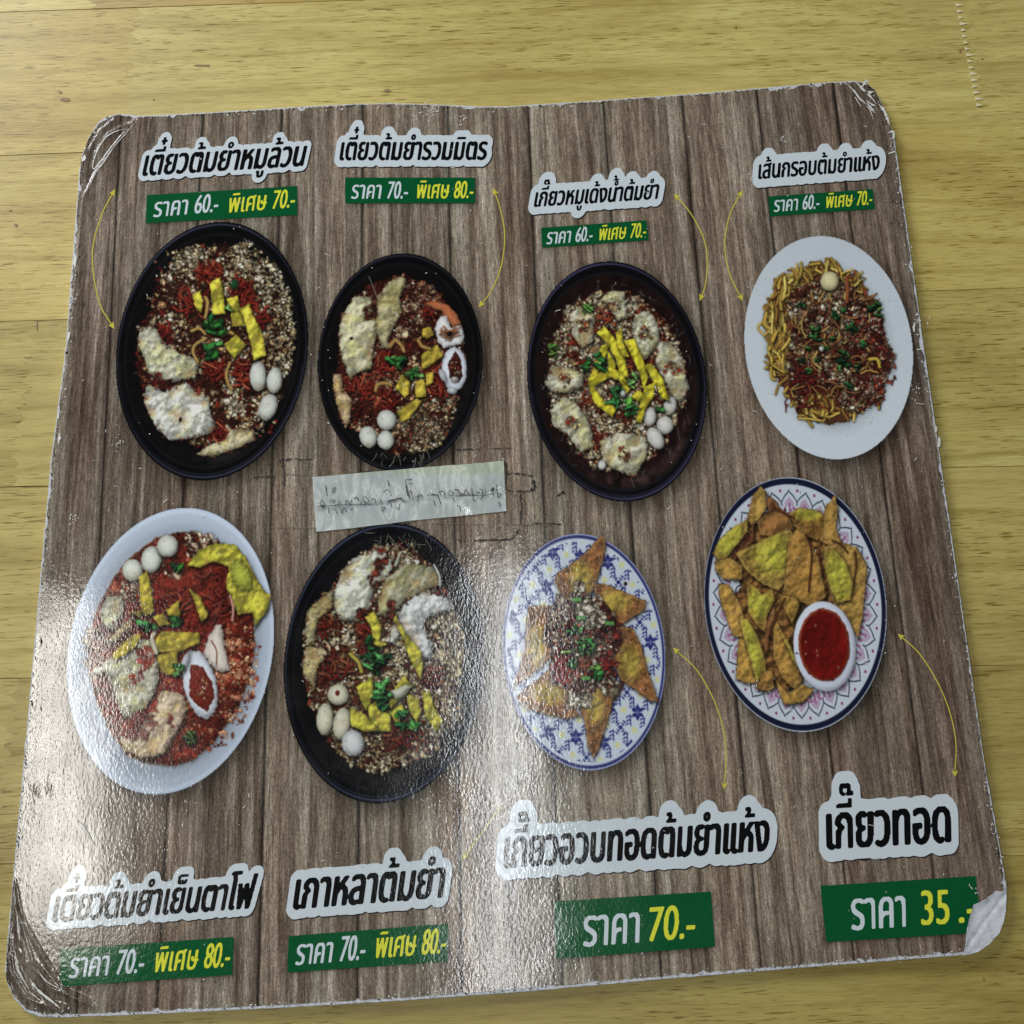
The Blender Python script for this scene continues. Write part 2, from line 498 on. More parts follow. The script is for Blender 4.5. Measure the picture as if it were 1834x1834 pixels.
def crease(x, y):
    h = np.zeros(np.shape(x))
    for pts, w, a in RIDGES:
        d = seg_d(x, y, pts)
        h += a * .00055 * np.exp(-(d / w) ** 2)
    # a shallow round dent on the left edge
    h += .00012 * np.exp(-(((x - 76) / 14) ** 2 + ((y - 1413) / 14) ** 2))
    return h


# ---- printed planks
SEAMS = [(None, None), (217, 139), (365, 282), (505, 462), (650, 640), (802, 828), (946, 1008), (1081, 1187), (1222, 1368), (1357, 1537), (1497, 1700), (None, None)]
up_x = np.array([p[0] for p in TOPL[5:]]); up_y = np.array([p[1] for p in TOPL[5:]])
up_x = np.maximum.accumulate(up_x + np.arange(len(up_x)) * 1e-3)
bo = BOT[::-1]
bo_pts = bo + [p for p in RIGHT[::-1][1:] if p[1] > 1560]
bo_x = np.maximum.accumulate(np.array([p[0] for p in bo_pts]) + np.arange(len(bo_pts)) * 1e-3); bo_y = np.array([p[1] for p in bo_pts])
lf = [(p[1], p[0]) for p in TOPL[:6]][::-1]
rt = [(p[1], p[0]) for p in RIGHT[:4]]


def edge_noise(seed, n=4000, amp=1.0):
    v = vnoise(1, n, 5, seed, 2)[0]; w_ = vnoise(1, n, 40, seed + 1, 2)[0]
    return (np.clip(v - .15, 0, 9) * 2.2 + np.clip(w_ - .45, 0, 9) * 6) * amp


EN = [edge_noise(s) for s in (11, 22, 33, 44)]


def x_left(y): return np.interp(y, [p[0] for p in lf], [p[1] for p in lf]) + 2.6 + EN[0][np.clip(y, 0, 1900).astype(int) * 2]
def x_right(y): return np.interp(y, [p[0] for p in rt], [p[1] for p in rt]) - 3.0 - EN[1][np.clip(y, 0, 1900).astype(int) * 2]
def y_top(x): return np.interp(x, up_x, up_y) + 2.6 + EN[2][np.clip(x, 0, 1900).astype(int) * 2]
def y_bot(x): return np.interp(x, bo_x, bo_y) - 6.0 - EN[3][np.clip(x, 0, 1900).astype(int) * 2]


vv = np.concatenate([np.linspace(0, .12, 76)[:-1], np.linspace(.12, .84, 170)[:-1], np.linspace(.84, 1, 100)])
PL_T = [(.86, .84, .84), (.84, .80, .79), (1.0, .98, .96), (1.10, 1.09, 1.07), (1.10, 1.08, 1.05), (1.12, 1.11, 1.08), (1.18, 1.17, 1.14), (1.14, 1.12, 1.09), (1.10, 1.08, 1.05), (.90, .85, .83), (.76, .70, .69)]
for i in range(11):
    nx = 68
    uu = np.linspace(0, 1, nx)
    # reference y for the plank's column: top and bottom found from its own x
    yt0, yb0 = 190.0, 1790.0

    def xcol(y, u):
        if SEAMS[i][0] is None: xa = x_left(y)
        else: xa = SEAMS[i][0] + (SEAMS[i][1] - SEAMS[i][0]) * (y - 190) / 1600
        if SEAMS[i + 1][0] is None: xb = x_right(y)
        else: xb = SEAMS[i + 1][0] + (SEAMS[i + 1][1] - SEAMS[i + 1][0]) * (y - 190) / 1600
        return xa + (xb - xa) * u
    U, V = np.meshgrid(uu, vv)
    Yt = np.full(nx, 200.0); Yb = np.full(nx, 1780.0)
    for _ in range(8):
        Yt = y_top(xcol(Yt, uu)); Yb = y_bot(xcol(Yb, uu))
    if i == 0:
        # the rounded left corners: march each column to the outline
        Yt = np.maximum(Yt, np.interp(xcol(Yt, uu), [142, 147, 158, 176, 190, 212, 250], [299, 275, 247, 217, 208, 203, 207]) + 2.5)
    Y = Yt[None] + (Yb - Yt)[None] * V
    X = xcol(Y, U)
    Z = T + .00012 + crease(X, Y)
    P = W(X.ravel(), Y.ravel(), T)
    P[:, 2] = Z.ravel()
    idx = np.arange(U.size).reshape(U.shape)
    fs = np.stack([idx[:-1, :-1], idx[1:, :-1], idx[1:, 1:], idx[:-1, 1:]], -1).reshape(-1, 4)
    ob = mesh_obj('printed_plank', P, fs, PLANK, menu, smooth=True)
    # seam: dark line at the left side of each plank, soft light edge next to it
    wpx = 135 * (1 + .25 * (Y - 190) / 1600)
    dl = U * wpx; dr = (1 - U) * wpx
    shade = np.ones(U.shape)
    if i > 0: shade *= 1 - .90 * np.exp(-(dl / 2.8) ** 2); shade *= 1 + .22 * np.exp(-((dl - 6) / 3) ** 2)
    if i < 10: shade *= 1 - .88 * np.exp(-(dr / 2.8) ** 2); shade *= 1 - .16 * np.exp(-(dr / 12) ** 2)
    shade *= 1 - print_shadow(X, Y)
    # the corners of the print get darker
    for cx_, cy_, rr in ((150, 215, 75), (20, 1815, 95), (1590, 150, 60)):
        shade *= 1 - .35 * np.exp(-((X - cx_) ** 2 + (Y - cy_) ** 2) / rr ** 2)
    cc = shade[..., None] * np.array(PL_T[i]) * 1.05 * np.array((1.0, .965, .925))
    cc *= (1 + .10 * vnoise(U.shape[0], nx, 30, 100 + i)[..., None])
    set_col(ob, 'ink', cc.reshape(-1, 3))

# ------------------------------------------------------------------ lettering
_gl = {}


def _text_mesh(s):
    """glyph outlines (closed polygons with their winding) of a string in the built-in font"""
    cu = bpy.data.curves.new('g', 'FONT'); cu.size = 1.0; cu.body = s
    o_ = bpy.data.objects.new('g', cu); COL.objects.link(o_)
    for q in bpy.context.selected_objects: q.select_set(False)
    bpy.context.view_layer.objects.active = o_; o_.select_set(True)
    bpy.ops.object.convert(target='CURVE')
    polys = []
    for sp in o_.data.splines:
        bp = sp.bezier_points; out = []
        for i in range(len(bp)):
            a, b_ = bp[i], bp[(i + 1) % len(bp)]
            p0, p1, p2, p3 = (np.array(v[:2]) for v in (a.co, a.handle_right, b_.handle_left, b_.co))
            for t_ in np.arange(6) / 6: out.append((1 - t_) ** 3 * p0 + 3 * (1 - t_) ** 2 * t_ * p1 + 3 * (1 - t_) * t_ ** 2 * p2 + t_ ** 3 * p3)
        polys.append(np.array(out))
    cu2 = o_.data; bpy.data.objects.remove(o_); bpy.data.curves.remove(cu2)
    co = np.concatenate(polys); tr = []; k = 0
    for p in polys: tr.append((k, k + len(p))); k += len(p)
    return co, tr


_BASEW = None


def glyph(ch):
    global _BASEW
    if _BASEW is None:
        a = _text_mesh('กก')[0]; _BASEW = a[:, 0].max() - a[:, 0].min()
    if ch not in _gl:
        if ch == ' ': _gl[ch] = (None, None, .28)
        else:
            co, tr = _text_mesh(ch)
            b_ = _text_mesh('ก' + ch + 'ก')[0]
            adv = (b_[:, 0].max() - b_[:, 0].min()) - _BASEW
            _gl[ch] = (co, tr, adv)
    return _gl[ch]


UPPER = 'ิีึื็ัํ'; TONE = '่้๊๋์'
CONS_H = None


def layout(s):
    """list of (points, triangles) in units where a consonant is 1 high; returns the width too"""
    global CONS_H
    if CONS_H is None:
        c_ = glyph('ว')[0]; CONS_H = c_[:, 1].max()
    x = 0; out = []; base_x = 0; up_top = None
    s = s.replace('ำ', 'ํา')
    for i, ch in enumerate(s):
        co, tr, adv = glyph(ch)
        if ch == ' ': x += .30; up_top = None; continue
        c_ = co.copy()
        if ch in TONE:
            bx0, by0 = c_[:, 0].min(), c_[:, 1].min()
            nxt = s[i + 1] if i + 1 < len(s) else ''
            lift = 0
            if up_top is not None: lift = up_top + .035 - by0
            elif nxt == 'ํ': lift = .17
            c_[:, 1] += lift
            c_[:, 0] += x; out.append((c_, tr, 1)); continue
        if ch in UPPER or ch in 'ุู':
            c_[:, 0] += x; out.append((c_, tr, 1))
            if ch in UPPER: up_top = co[:, 1].max()
            continue
        up_top = None
        xs_ = .86 if ch in '0123456789.-' else 1.0
        c_[:, 0] = c_[:, 0] * xs_ + x; out.append((c_, tr, 0)); x += adv * xs_
    x0 = min(c[:, 0].min() for c, _, _ in out); x1 = max(c[:, 0].max() for c, _, _ in out)
    for c, _, _ in out: c[:, 0] -= x0; c /= CONS_H
    return out, (x1 - x0) / CONS_H


def raster(tris, x0, y0, w, h, R):
    m = np.zeros((h, w), bool)
    for c, tr in tris:
        P_ = (c - (x0, y0)) * R
        lo = np.maximum(np.floor(P_.min(0)).astype(int) - 1, 0); hi = np.minimum(np.ceil(P_.max(0)).astype(int) + 2, (w, h))
        gx, gy = np.meshgrid(np.arange(lo[0], hi[0]) + .5, np.arange(lo[1], hi[1]) + .5)
        wn = np.zeros(gx.shape, int)
        for a, b_ in tr:
            p = P_[a:b_]; q = np.roll(p, -1, 0)
            for (ax, ay), (bx, by) in zip(p, q):
                if ay == by: continue
                hit = ((ay <= gy) != (by <= gy)) & (gx < (bx - ax) * (gy - ay) / (by - ay) + ax)
                wn += np.where(hit, 1 if by > ay else -1, 0)
        m[lo[1]:hi[1], lo[0]:hi[0]] |= wn != 0
    return m


def conv(m, k):
    h, w = m.shape; kh, kw = k.shape
    f = np.fft.irfft2(np.fft.rfft2(m, (h + kh, w + kw)) * np.fft.rfft2(k, (h + kh, w + kw)), (h + kh, w + kw))
    return f[kh // 2:kh // 2 + h, kw // 2:kw // 2 + w]


def disc(rx, ry):
    a, b_ = int(math.ceil(rx)), int(math.ceil(ry))
    y, x = np.mgrid[-b_:b_ + 1, -a:a + 1]
    return ((x / max(rx, .3)) ** 2 + (y / max(ry, .3)) ** 2 <= 1.0).astype(float)


def gauss(s):
    a = int(math.ceil(s * 3)); y, x = np.mgrid[-a:a + 1, -a:a + 1]
    k = np.exp(-(x * x + y * y) / (2 * s * s)); return k / k.sum()


def contours(f, lv=.5):
    """closed iso-lines of a field (marching squares), list of Nx2 arrays (x, y)"""
    f = np.pad(f, 1); b_ = f > lv
    code = b_[:-1, :-1] * 1 + b_[:-1, 1:] * 2 + b_[1:, 1:] * 4 + b_[1:, :-1] * 8
    ys, xs_ = np.nonzero((code > 0) & (code < 15))
    nxt = {}; pos = {}

    def pt(e, x, y):
        if e == 0: k = (0, x, y); a, c = f[y, x], f[y, x + 1]; p = (x + (lv - a) / (c - a), y)
        elif e == 1: k = (1, x + 1, y); a, c = f[y, x + 1], f[y + 1, x + 1]; p = (x + 1, y + (lv - a) / (c - a))
        elif e == 2: k = (0, x, y + 1); a, c = f[y + 1, x], f[y + 1, x + 1]; p = (x + (lv - a) / (c - a), y + 1)
        else: k = (1, x, y); a, c = f[y, x], f[y + 1, x]; p = (x, y + (lv - a) / (c - a))
        pos[k] = p; return k
    SEG = {1: [(3, 0)], 2: [(0, 1)], 3: [(3, 1)], 4: [(1, 2)], 5: [(3, 0), (1, 2)], 6: [(0, 2)], 7: [(3, 2)],
           8: [(2, 3)], 9: [(2, 0)], 10: [(0, 1), (2, 3)], 11: [(2, 1)], 12: [(1, 3)], 13: [(1, 0)], 14: [(0, 3)]}
    for y, x in zip(ys.tolist(), xs_.tolist()):
        for a, c in SEG[int(code[y, x])]: nxt[pt(a, x, y)] = pt(c, x, y)
    out = []
    while nxt:
        s0, c = nxt.popitem(); lp = [s0]
        while c != s0 and c in nxt: lp.append(c); c = nxt.pop(c)
        p = np.array([pos[k] for k in lp]) - 1
        if len(p) < 6: continue
        keep = [0]                                   # drop nearly collinear points
        for i in range(1, len(p) - 1):
            a = p[keep[-1]]; d1 = p[i] - a; d2 = p[i + 1] - a
            cr = abs(d1[0] * d2[1] - d1[1] * d2[0]) / (np.hypot(*d2) + 1e-9)
            if cr > .10 or np.hypot(*d1) > 12: keep.append(i)
        out.append(p[keep])
    return out


def text_outlines(s, O, E, Yv, bold=(.046, .020), R=44):
    """outlines of the lettering in photo pixels + what is needed to build its sticker"""
    O = np.array(O, float); E = np.array(E, float); Yv = np.array(Yv, float)
    tr, wid = layout(s)
    hpx = np.hypot(*Yv); wpx = np.hypot(*(E - O)); sx = wpx / hpx / wid
    mk = [(c * (sx, 1), t_) for c, t_, f_ in tr if f_]; tr = [(c * (sx, 1), t_) for c, t_, f_ in tr if not f_]
    wr = wpx / hpx; pad = .75
    w = int((wr + 2 * pad) * R); h = int((2.55 + 2 * pad) * R); x0, y0 = -pad, -.55 - pad
    m = raster(tr, x0, y0, w, h, R).astype(float)
    m = conv(m, disc(bold[0] * R, bold[1] * R)) > .5
    if mk: m |= conv(raster(mk, x0, y0, w, h, R).astype(float), disc(bold[0] * R * .5, bold[1] * R * .6)) > .5
    f = conv(m.astype(float), gauss(.8))

    def to_px(p):
        x = p[:, 0] / R + x0 + .5 / R; y = p[:, 1] / R + y0 + .5 / R
        return O + np.outer(x / wr, E - O) + np.outer(y, Yv)
    return [to_px(p) for p in contours(f)], m, to_px, R, hpx


def put_text(name, s, O, E, Yv, mat, parent, z, bold=(.046, .020)):
    loops, *_ = text_outlines(s, O, E, Yv, bold)
    return fill_loops(name, [px_loop(l_, z) for l_ in loops], mat, parent)


def title(s, O, E, Yv, mx, my, bold=(.055, .028)):
    loops, m, to_px, R, hpx = text_outlines(s, O, E, Yv, bold)
    d = conv(m.astype(float), disc(mx / hpx * R, my / hpx * R)) > .5
    f = conv(d.astype(float), gauss(1.6))
    outer = max(contours(f), key=len)
    q = to_px(outer)
    # printed shadow under the sticker, then the sticker, then the letters
    st = fill_loops('title_sticker', [px_loop(q, T + .00024)], INK_WHITE, menu)
    g = fill_loops('sticker_shadow', [px_loop(q + (1.6, 2.0), T + .00019)], INK_SHADOW, st)
    fill_loops('lettering', [px_loop(l_, T + .00030) for l_ in loops], INK_BLACK, st)
    return st


INK_SHADOW = flat_ink('shadow_ink', (38, 30, 27), .03)
title('เตี๋ยวต้มยำหมูล้วน', (255.4, 314), (541.7, 296.3), (8, -36), 7, 9.5, (.062, .03))
title('เตี๋ยวต้มยำรวมมิตร', (608.6, 286.2), (869, 285.4), (5, -32), 9, 12.5)
title('เกี๊ยวหมูเด้งน้ำต้มยำ', (956.7, 370), (1176.5, 355.7), (4.5, -26), 10, 14)
title('เส้นกรอบต้มยำแห้ง', (1358.6, 320), (1573.5, 303.7), (2, -26), 11, 16)
title('เตี๋ยวต้มยำเย็นตาโฟ', (94, 1650.8), (449, 1626), (9, -46), 10, 14)
title('เกาหลาต้มยำ', (525.8, 1627.6), (790, 1606.6), (7.5, -53), 12, 18)
title('เกี๊ยวอวบทอดต้มยำแห้ง', (903.6, 1554), (1374.7, 1523), (3, -54), 14, 21)
title('เกี๊ยวทอด', (1482.6, 1520), (1700.7, 1507), (-1, -63), 14, 22)
PRICES = [[('ราคา 60.-', (274.5, 389), (389, 379), (4, -27), 0), ('พิเศษ 70.-', (408, 381), (526, 371), (4, -27), 1)],
          [('ราคา 70.-', (629, 355.7), (728.6, 355.7), (3.5, -25), 0), ('พิเศษ 80.-', (745, 355), (845.8, 355), (3.5, -25), 1)],
          [('ราคา 60.-', (978.5, 437.5), (1059.5, 431.5), (3, -21.5), 0), ('พิเศษ 70.-', (1071.8, 430.7), (1155.7, 424.7), (3, -21.5), 1)],
          [('ราคา 60.-', (1386, 379.5), (1466.3, 373.6), (2, -21), 0), ('พิเศษ 70.-', (1478.6, 372.6), (1561, 366.5), (2, -21), 1)],
          [('ราคา 70.-', (122.7, 1751.7), (255, 1742), (6, -36), 0), ('พิเศษ 80.-', (275, 1741.3), (409, 1731), (6, -36), 1)],
          [('ราคา 70.-', (529, 1728.5), (651.7, 1718.6), (5, -37), 0), ('พิเศษ 80.-', (670.8, 1716), (796, 1707), (5, -37), 1)],
          [('ราคา', (1045, 1695.4), (1143.5, 1688), (2, -55), 0), ('70.-', (1161, 1686.5), (1242.8, 1680), (3, -50), 1)],
          [('ราคา', (1526, 1665.8), (1621.6, 1659.5), (-1, -56), 0), ('35', (1651, 1657), (1700, 1654.5), (-1, -50), 1), ('.-', (1718.4, 1653), (1750, 1650.5), (-1, -50), 1)]]
for q, tx in zip(TAGS, PRICES):
    tg = mesh_obj('price_tag', px_loop(q, T + .00026), [(3, 2, 1, 0)], INK_GREEN, menu)
    for s, O, E, Yv, k in tx:
        put_text('lettering', s, O, E, Yv, (INK_WHITE, INK_YELLOW)[k], tg, T + .00032, (.036, .016))


# ------------------------------------------------------------------ strokes (arrows, scratches, handwriting)
def spline(pts, n=10):
    p = np.array(pts, float)
    if len(p) < 3: return p
    q = np.vstack([2 * p[0] - p[1], p, 2 * p[-1] - p[-2]]); out = []
    for i in range(1, len(q) - 2):
        t_ = np.linspace(0, 1, n, endpoint=False)[:, None]
        a, b_, c_, d_ = q[i - 1], q[i], q[i + 1], q[i + 2]
        out.append(.5 * (2 * b_ + (c_ - a) * t_ + (2 * a - 5 * b_ + 4 * c_ - d_) * t_ ** 2 + (3 * b_ - a - 3 * c_ + d_) * t_ ** 3))
    out.append(p[-1:]); return np.vstack(out)


def ribbon(pts, w, z, vs, fs, jit=0, taper=False):
    """adds a flat ribbon along photo-pixel points to vs/fs"""
    p = np.asarray(pts, float)
    d = np.gradient(p, axis=0); d /= np.hypot(d[:, 0], d[:, 1])[:, None] + 1e-9
    nn = np.stack([-d[:, 1], d[:, 0]], 1)
    ww = np.full(len(p), w / 2.0)
    if jit: ww = ww * (1 + rng.uniform(-jit, jit, len(p)))
    if taper: ww = ww * np.clip(np.minimum(np.arange(len(p)) + .4, len(p) - np.arange(len(p)) - .6) / (len(p) * .25), .2, 1)
    a = W(*(p + nn * ww[:, None]).T, z); b_ = W(*(p - nn * ww[:, None]).T, z)
    k = len(vs)
    for i in range(len(p)):
        vs += [a[i], b_[i]]
        if i: fs.append((k + 2 * i - 2, k + 2 * i, k + 2 * i + 1, k + 2 * i - 1))


ARROWS = [[(206, 338.5), (180, 390), (165.4, 457), (177, 539), (205, 589.4)],
          [(883, 336.7), (895.5, 372), (903.8, 420), (898, 475), (880, 520), (857, 550.5)],
          [(1206.7, 346.7), (1238, 383.5), (1261, 430), (1266.7, 470), (1263, 511), (1253, 539)],
          [(1330, 340.5), (1307.6, 383.5), (1298, 438), (1307.6, 492.6), (1330.5, 539)],
          [(898, 1440), (880, 1468), (852, 1506), (828, 1540)],
          [(1205, 1160), (1250, 1203), (1285, 1270), (1300, 1340), (1297, 1414)],
          [(1608, 1135), (1650, 1175), (1690, 1245), (1711, 1320), (1710, 1392)]]
for i, a in enumerate(ARROWS):
    p = spline(a, 12); vs, fs = [], []
    ribbon(p[2:-2], 1.9, T + .00022, vs, fs)
    ends = [(p[0], p[6])] if i != 4 else []
    ends += [(p[-1], p[-7])]
    for tip, back in ends:
        d = (back - tip) / np.hypot(*(back - tip)); nn = np.array([-d[1], d[0]])
        q = W(*np.array([tip, tip + d * 12.5 + nn * 5.6, tip + d * 10, tip + d * 12.5 - nn * 5.6]).T, T + .00027)
        fs += [(len(vs), len(vs) + 1, len(vs) + 2, len(vs) + 3)]; vs += list(q)
    mesh_obj('arrow', vs, fs, INK_ARROW, menu)

# ------------------------------------------------------------------ printed dishes
def poly_sd(X, Y, pts):
    """signed distance to a polygon, negative inside"""
    p = np.asarray(pts, float); d = np.full(X.shape, 1e18); ins = np.zeros(X.shape, bool)
    j = len(p) - 1
    for i in range(len(p)):
        ax, ay = p[i]; bx, by = p[j]
        ex, ey = bx - ax, by - ay; wx, wy = X - ax, Y - ay
        t_ = np.clip((wx * ex + wy * ey) / (ex * ex + ey * ey + 1e-9), 0, 1)
        d = np.minimum(d, (wx - ex * t_) ** 2 + (wy - ey * t_) ** 2)
        c_ = ((ay > Y) != (by > Y)) & (X < (bx - ax) * (Y - ay) / ((by - ay) if by != ay else 1e-9) + ax)
        ins ^= c_; j = i
    return np.sqrt(d) * np.where(ins, -1, 1)


class Dish:
    """paints one printed dish in the coordinates of its own picture, then turns it into flat meshes"""
    def __init__(s, spec, seed, step=.65):
        s.ox, s.oy, s.s, w, h, s.cx, s.cy, s.rx, s.ry, s.k = spec
        s.q = step * s.s                                  # sample size in picture units
        s.nw = int(w / s.q) // 2 * 2; s.nh = int(h / s.q) // 2 * 2
        x = (np.arange(s.nw) + .5) * s.q; y = (np.arange(s.nh) + .5) * s.q
        s.X, s.Y = np.meshgrid(x, y)
        s.rgb = np.zeros((s.nh, s.nw, 3)); s.A = np.zeros((s.nh, s.nw)); s.id = np.zeros((s.nh, s.nw), np.int32)
        s.names = ['']; s.r = np.random.default_rng(seed)
        s.N = [vnoise(s.nh, s.nw, c_, seed * 10 + c_) for c_ in (2, 4, 9, 24, 44)]
        s.B = []
        for n_, c_ in zip(s.N, (2, 4, 9, 24, 44)):
            gy, gx = np.gradient(n_); s.B.append(np.clip(-(gx + gy) * c_ * .9, -1.6, 1.6))
        s.asp = s.ry / s.rx

    def part(s, name): s.names.append(name); return len(s.names) - 1

    def win(s, x0, y0, x1, y1):
        a = max(0, int(x0 / s.q) - 2); b_ = min(s.nw, int(x1 / s.q) + 3); c_ = max(0, int(y0 / s.q) - 2); d = min(s.nh, int(y1 / s.q) + 3)
        return slice(c_, max(d, c_)), slice(a, max(b_, a))

    def comp(s, w, al, col, pid=None, newA=True):
        al = np.clip(al, 0, 1)
        if col.ndim == 1: col = col[None, None]
        s.rgb[w] = s.rgb[w] * (1 - al[..., None]) + col * al[..., None]
        if newA: s.A[w] = np.maximum(s.A[w], al)
        if pid is not None: s.id[w] = np.where(al > .5, pid, s.id[w])

    def shade_shape(s, w, d, col, pid, dome=.35, depth=22, tex=.10, hl=.10, sh=.55, off=9, nscale=1, edge=None, speck=0, relief=.0):
        """fills where d<0 with light and grain; d in picture units"""
        al = np.clip(.5 - d / (s.q * 1.3), 0, 1)
        if sh:
            o_ = max(1, int(round(off / s.q))); ds = np.roll(np.roll(d, o_, 0), o_ // 2, 1)
            a_s = sh / (1 + np.exp(np.clip((ds - 2) / (off * .45), -30, 30))) * (s.A[w] > .5)
            s.rgb[w] *= (1 - a_s * (1 - al))[..., None]
        gy, gx = np.gradient(np.minimum(d, 0)) if min(d.shape) > 2 else (d * 0, d * 0)
        f = np.exp(np.clip(d, -1e3, 0) / depth)           # 1 at the rim .. 0 inside
        light = 1 - dome * f + hl * (1 - f)
        light = light + .22 * f * np.clip((gx + gy) / s.q, -1, 1) * -1.0 * -1.0 * np.sign(dome + 1e-6) * -1
        n_ = s.N[nscale][w] * .8 + s.N[0][w] * .25
        if relief: light = light * (1 + relief * (.75 * s.B[4][w] + .26 * s.B[3][w] + .06 * s.B[2][w]))
        c_ = np.asarray(col, float)[None, None] * (light * (1 + tex * n_))[..., None]
        if edge is not None:
            m_ = np.clip(f * 1.25 + .35 * s.N[2][w], 0, 1)[..., None]
            c_ = c_ * (1 - m_) + np.asarray(edge, float)[None, None] * (1 + tex * n_)[..., None] * m_
        if speck:
            c_ = np.where((s.N[0][w] > .75)[..., None], c_ * (1 + speck), c_)
        s.comp(w, al, np.clip(c_, 0, 255), pid)

    def ell(s, cx, cy, rx, ry, ang, col, pid=None, wob=.06, **k):
        R_ = max(rx, ry) * 1.25 + 26; w = s.win(cx - R_, cy - R_, cx + R_, cy + R_)
        X, Y = s.X[w] - cx, s.Y[w] - cy
        if X.size < 9: return
        ca, sa = math.cos(ang), math.sin(ang); u = (X * ca + Y * sa) / rx; v = (-X * sa + Y * ca) / ry
        r_ = np.hypot(u, v) + wob * s.N[2][w]
        s.shade_shape(w, (r_ - 1) * min(rx, ry), col, pid, **k)

    def poly(s, pts, col, pid=None, wob=3, **k):
        p = np.asarray(pts, float); w = s.win(p[:, 0].min() - 30, p[:, 1].min() - 30, p[:, 0].max() + 30, p[:, 1].max() + 30)
        d = poly_sd(s.X[w], s.Y[w], p) + wob * s.N[2][w] + wob * .5 * s.N[1][w]
        s.shade_shape(w, d, col, pid, **k)

    def strand(s, pts, wd, col, pid=None, **k):
        p = spline(pts, 5) if len(pts) > 2 else np.asarray(pts, float)
        w = s.win(p[:, 0].min() - wd - 16, p[:, 1].min() - wd - 16, p[:, 0].max() + wd + 16, p[:, 1].max() + wd + 16)
        if s.X[w].size < 9: return
        d = seg_d(s.X[w], s.Y[w], p) - wd + wd * .18 * s.N[2][w]
        k = {**dict(dome=.45, depth=wd * .55, hl=.12, tex=.06, sh=.5, off=6), **k}
        s.shade_shape(w, d, col, pid, **k)

    def plate(s, name):
        s.u = (s.X - s.cx + s.k * (s.Y - s.cy) / s.ry) / s.rx; s.v = (s.Y - s.cy) / s.ry
        s.R = np.hypot(s.u, s.v); s.TH = np.arctan2(s.v, s.u)
        s.dR = (s.R - 1) * s.rx
        return s.part(name)

    def crumbs(s, region, n, size, pal, dark=.45, weights=None, pid=None):
        """minced bits: region is a list of polygons/ellipses in picture units"""
        pal = np.array(pal, float); r = s.r
        mask = np.zeros(s.X.shape, bool)
        for g in region:
            if len(g) == 5 and np.isscalar(g[0]):
                cx, cy, rx, ry, a = g; X, Y = s.X - cx, s.Y - cy
                mask |= np.hypot((X * math.cos(a) + Y * math.sin(a)) / rx, (-X * math.sin(a) + Y * math.cos(a)) / ry) + .09 * s.N[3] + .08 * s.N[1] < 1
            else: mask |= poly_sd(s.X, s.Y, g) + 10 * s.N[3] < 0
        ys, xs_ = np.nonzero(mask)
        if not len(ys): return
        if size[1] > 9: size = (size[0] * 1.15, size[1] * 1.55); n = int(n * 1.35)
        wgt = np.exp(1.1 * s.N[3][ys, xs_] + .9 * s.N[4][ys, xs_]); wgt /= wgt.sum()
        pick = r.choice(len(ys), n, p=wgt)
        c1, c2 = r.integers(0, len(pal), n), r.integers(0, len(pal), n); pale = pal.sum(1)
        up = (s.N[4][ys[pick], xs_[pick]] + .6 * s.N[3][ys[pick], xs_[pick]] + r.normal(0, .35, n)) > 0
        hi = np.where(pale[c1] > pale[c2], c1, c2); lo = np.where(pale[c1] > pale[c2], c2, c1)
        ci = np.where(up, hi, lo); tone = 1 + .22 * s.N[3][ys[pick], xs_[pick]] + .12 * s.N[2][ys[pick], xs_[pick]]
        for j in range(n):
            y, x = int(ys[pick[j]]), int(xs_[pick[j]])
            a = max(1.1, (r.uniform(*size) if r.random() > .12 else size[1] * r.uniform(1.0, 1.7) if size[1] > 9 else size[1]) / s.q); b_ = max(.8, a * r.uniform(.32, .85)); h = int(a + 2.5)
            y0, y1, x0, x1 = max(0, y - h), min(s.nh, y + h + 1), max(0, x - h), min(s.nw, x + h + 1)
            gy = np.arange(y0, y1)[:, None] - y - r.uniform(-.5, .5); gx = np.arange(x0, x1)[None] - x - r.uniform(-.5, .5)
            t_ = r.uniform(0, 3.14); ca, sa = math.cos(t_), math.sin(t_)
            q = np.hypot((gx * ca + gy * sa) / a, (gx * -sa + gy * ca) / b_)
            if a > 2: q = q + .28 * s.N[0][y0:y1, x0:x1] + .12 * s.N[1][y0:y1, x0:x1]
            w = (slice(y0, y1), slice(x0, x1))
            # dark gap round the bit, lit bit
            s.rgb[w] *= (1 - dark * np.clip(1.55 - q, 0, 1))[..., None]
            al = np.clip((1.05 - q) * 1.8, 0, 1)
            c_ = pal[ci[j]] * r.uniform(.75, 1.15) * tone[j]; lit = 1.10 - .30 * q + .12 * (-(gx + gy) / (a + 1))
            col = np.clip(c_[None, None] * lit[..., None], 0, 245)
            s.comp(w, al, col, pid, newA=True)

    def specks(s, pts_region, n, col, sz=(1.5, 3.5)):
        s.crumbs([pts_region], n, sz, [col], dark=0)

    def base(s, pts, col, pid, **k): s.poly(pts, col, pid, wob=14, **{**dict(dome=.5, depth=30, tex=.35, sh=.0, nscale=1), **k})

    def grit(s, pid, k=.42):
        m_ = (s.id == pid)
        f = 1 + k * (.5 * s.B[1] + .55 * s.B[2]) + k * .55 * s.N[2]
        hole = np.clip((s.N[1] + .5 * s.N[2] - .55) * 3, 0, 1) * .75
        f = np.clip(f, .3, 1.7) * (1 - hole)
        s.rgb = np.where(m_[..., None], np.clip(s.rgb * f[..., None], 4, 238), s.rgb)

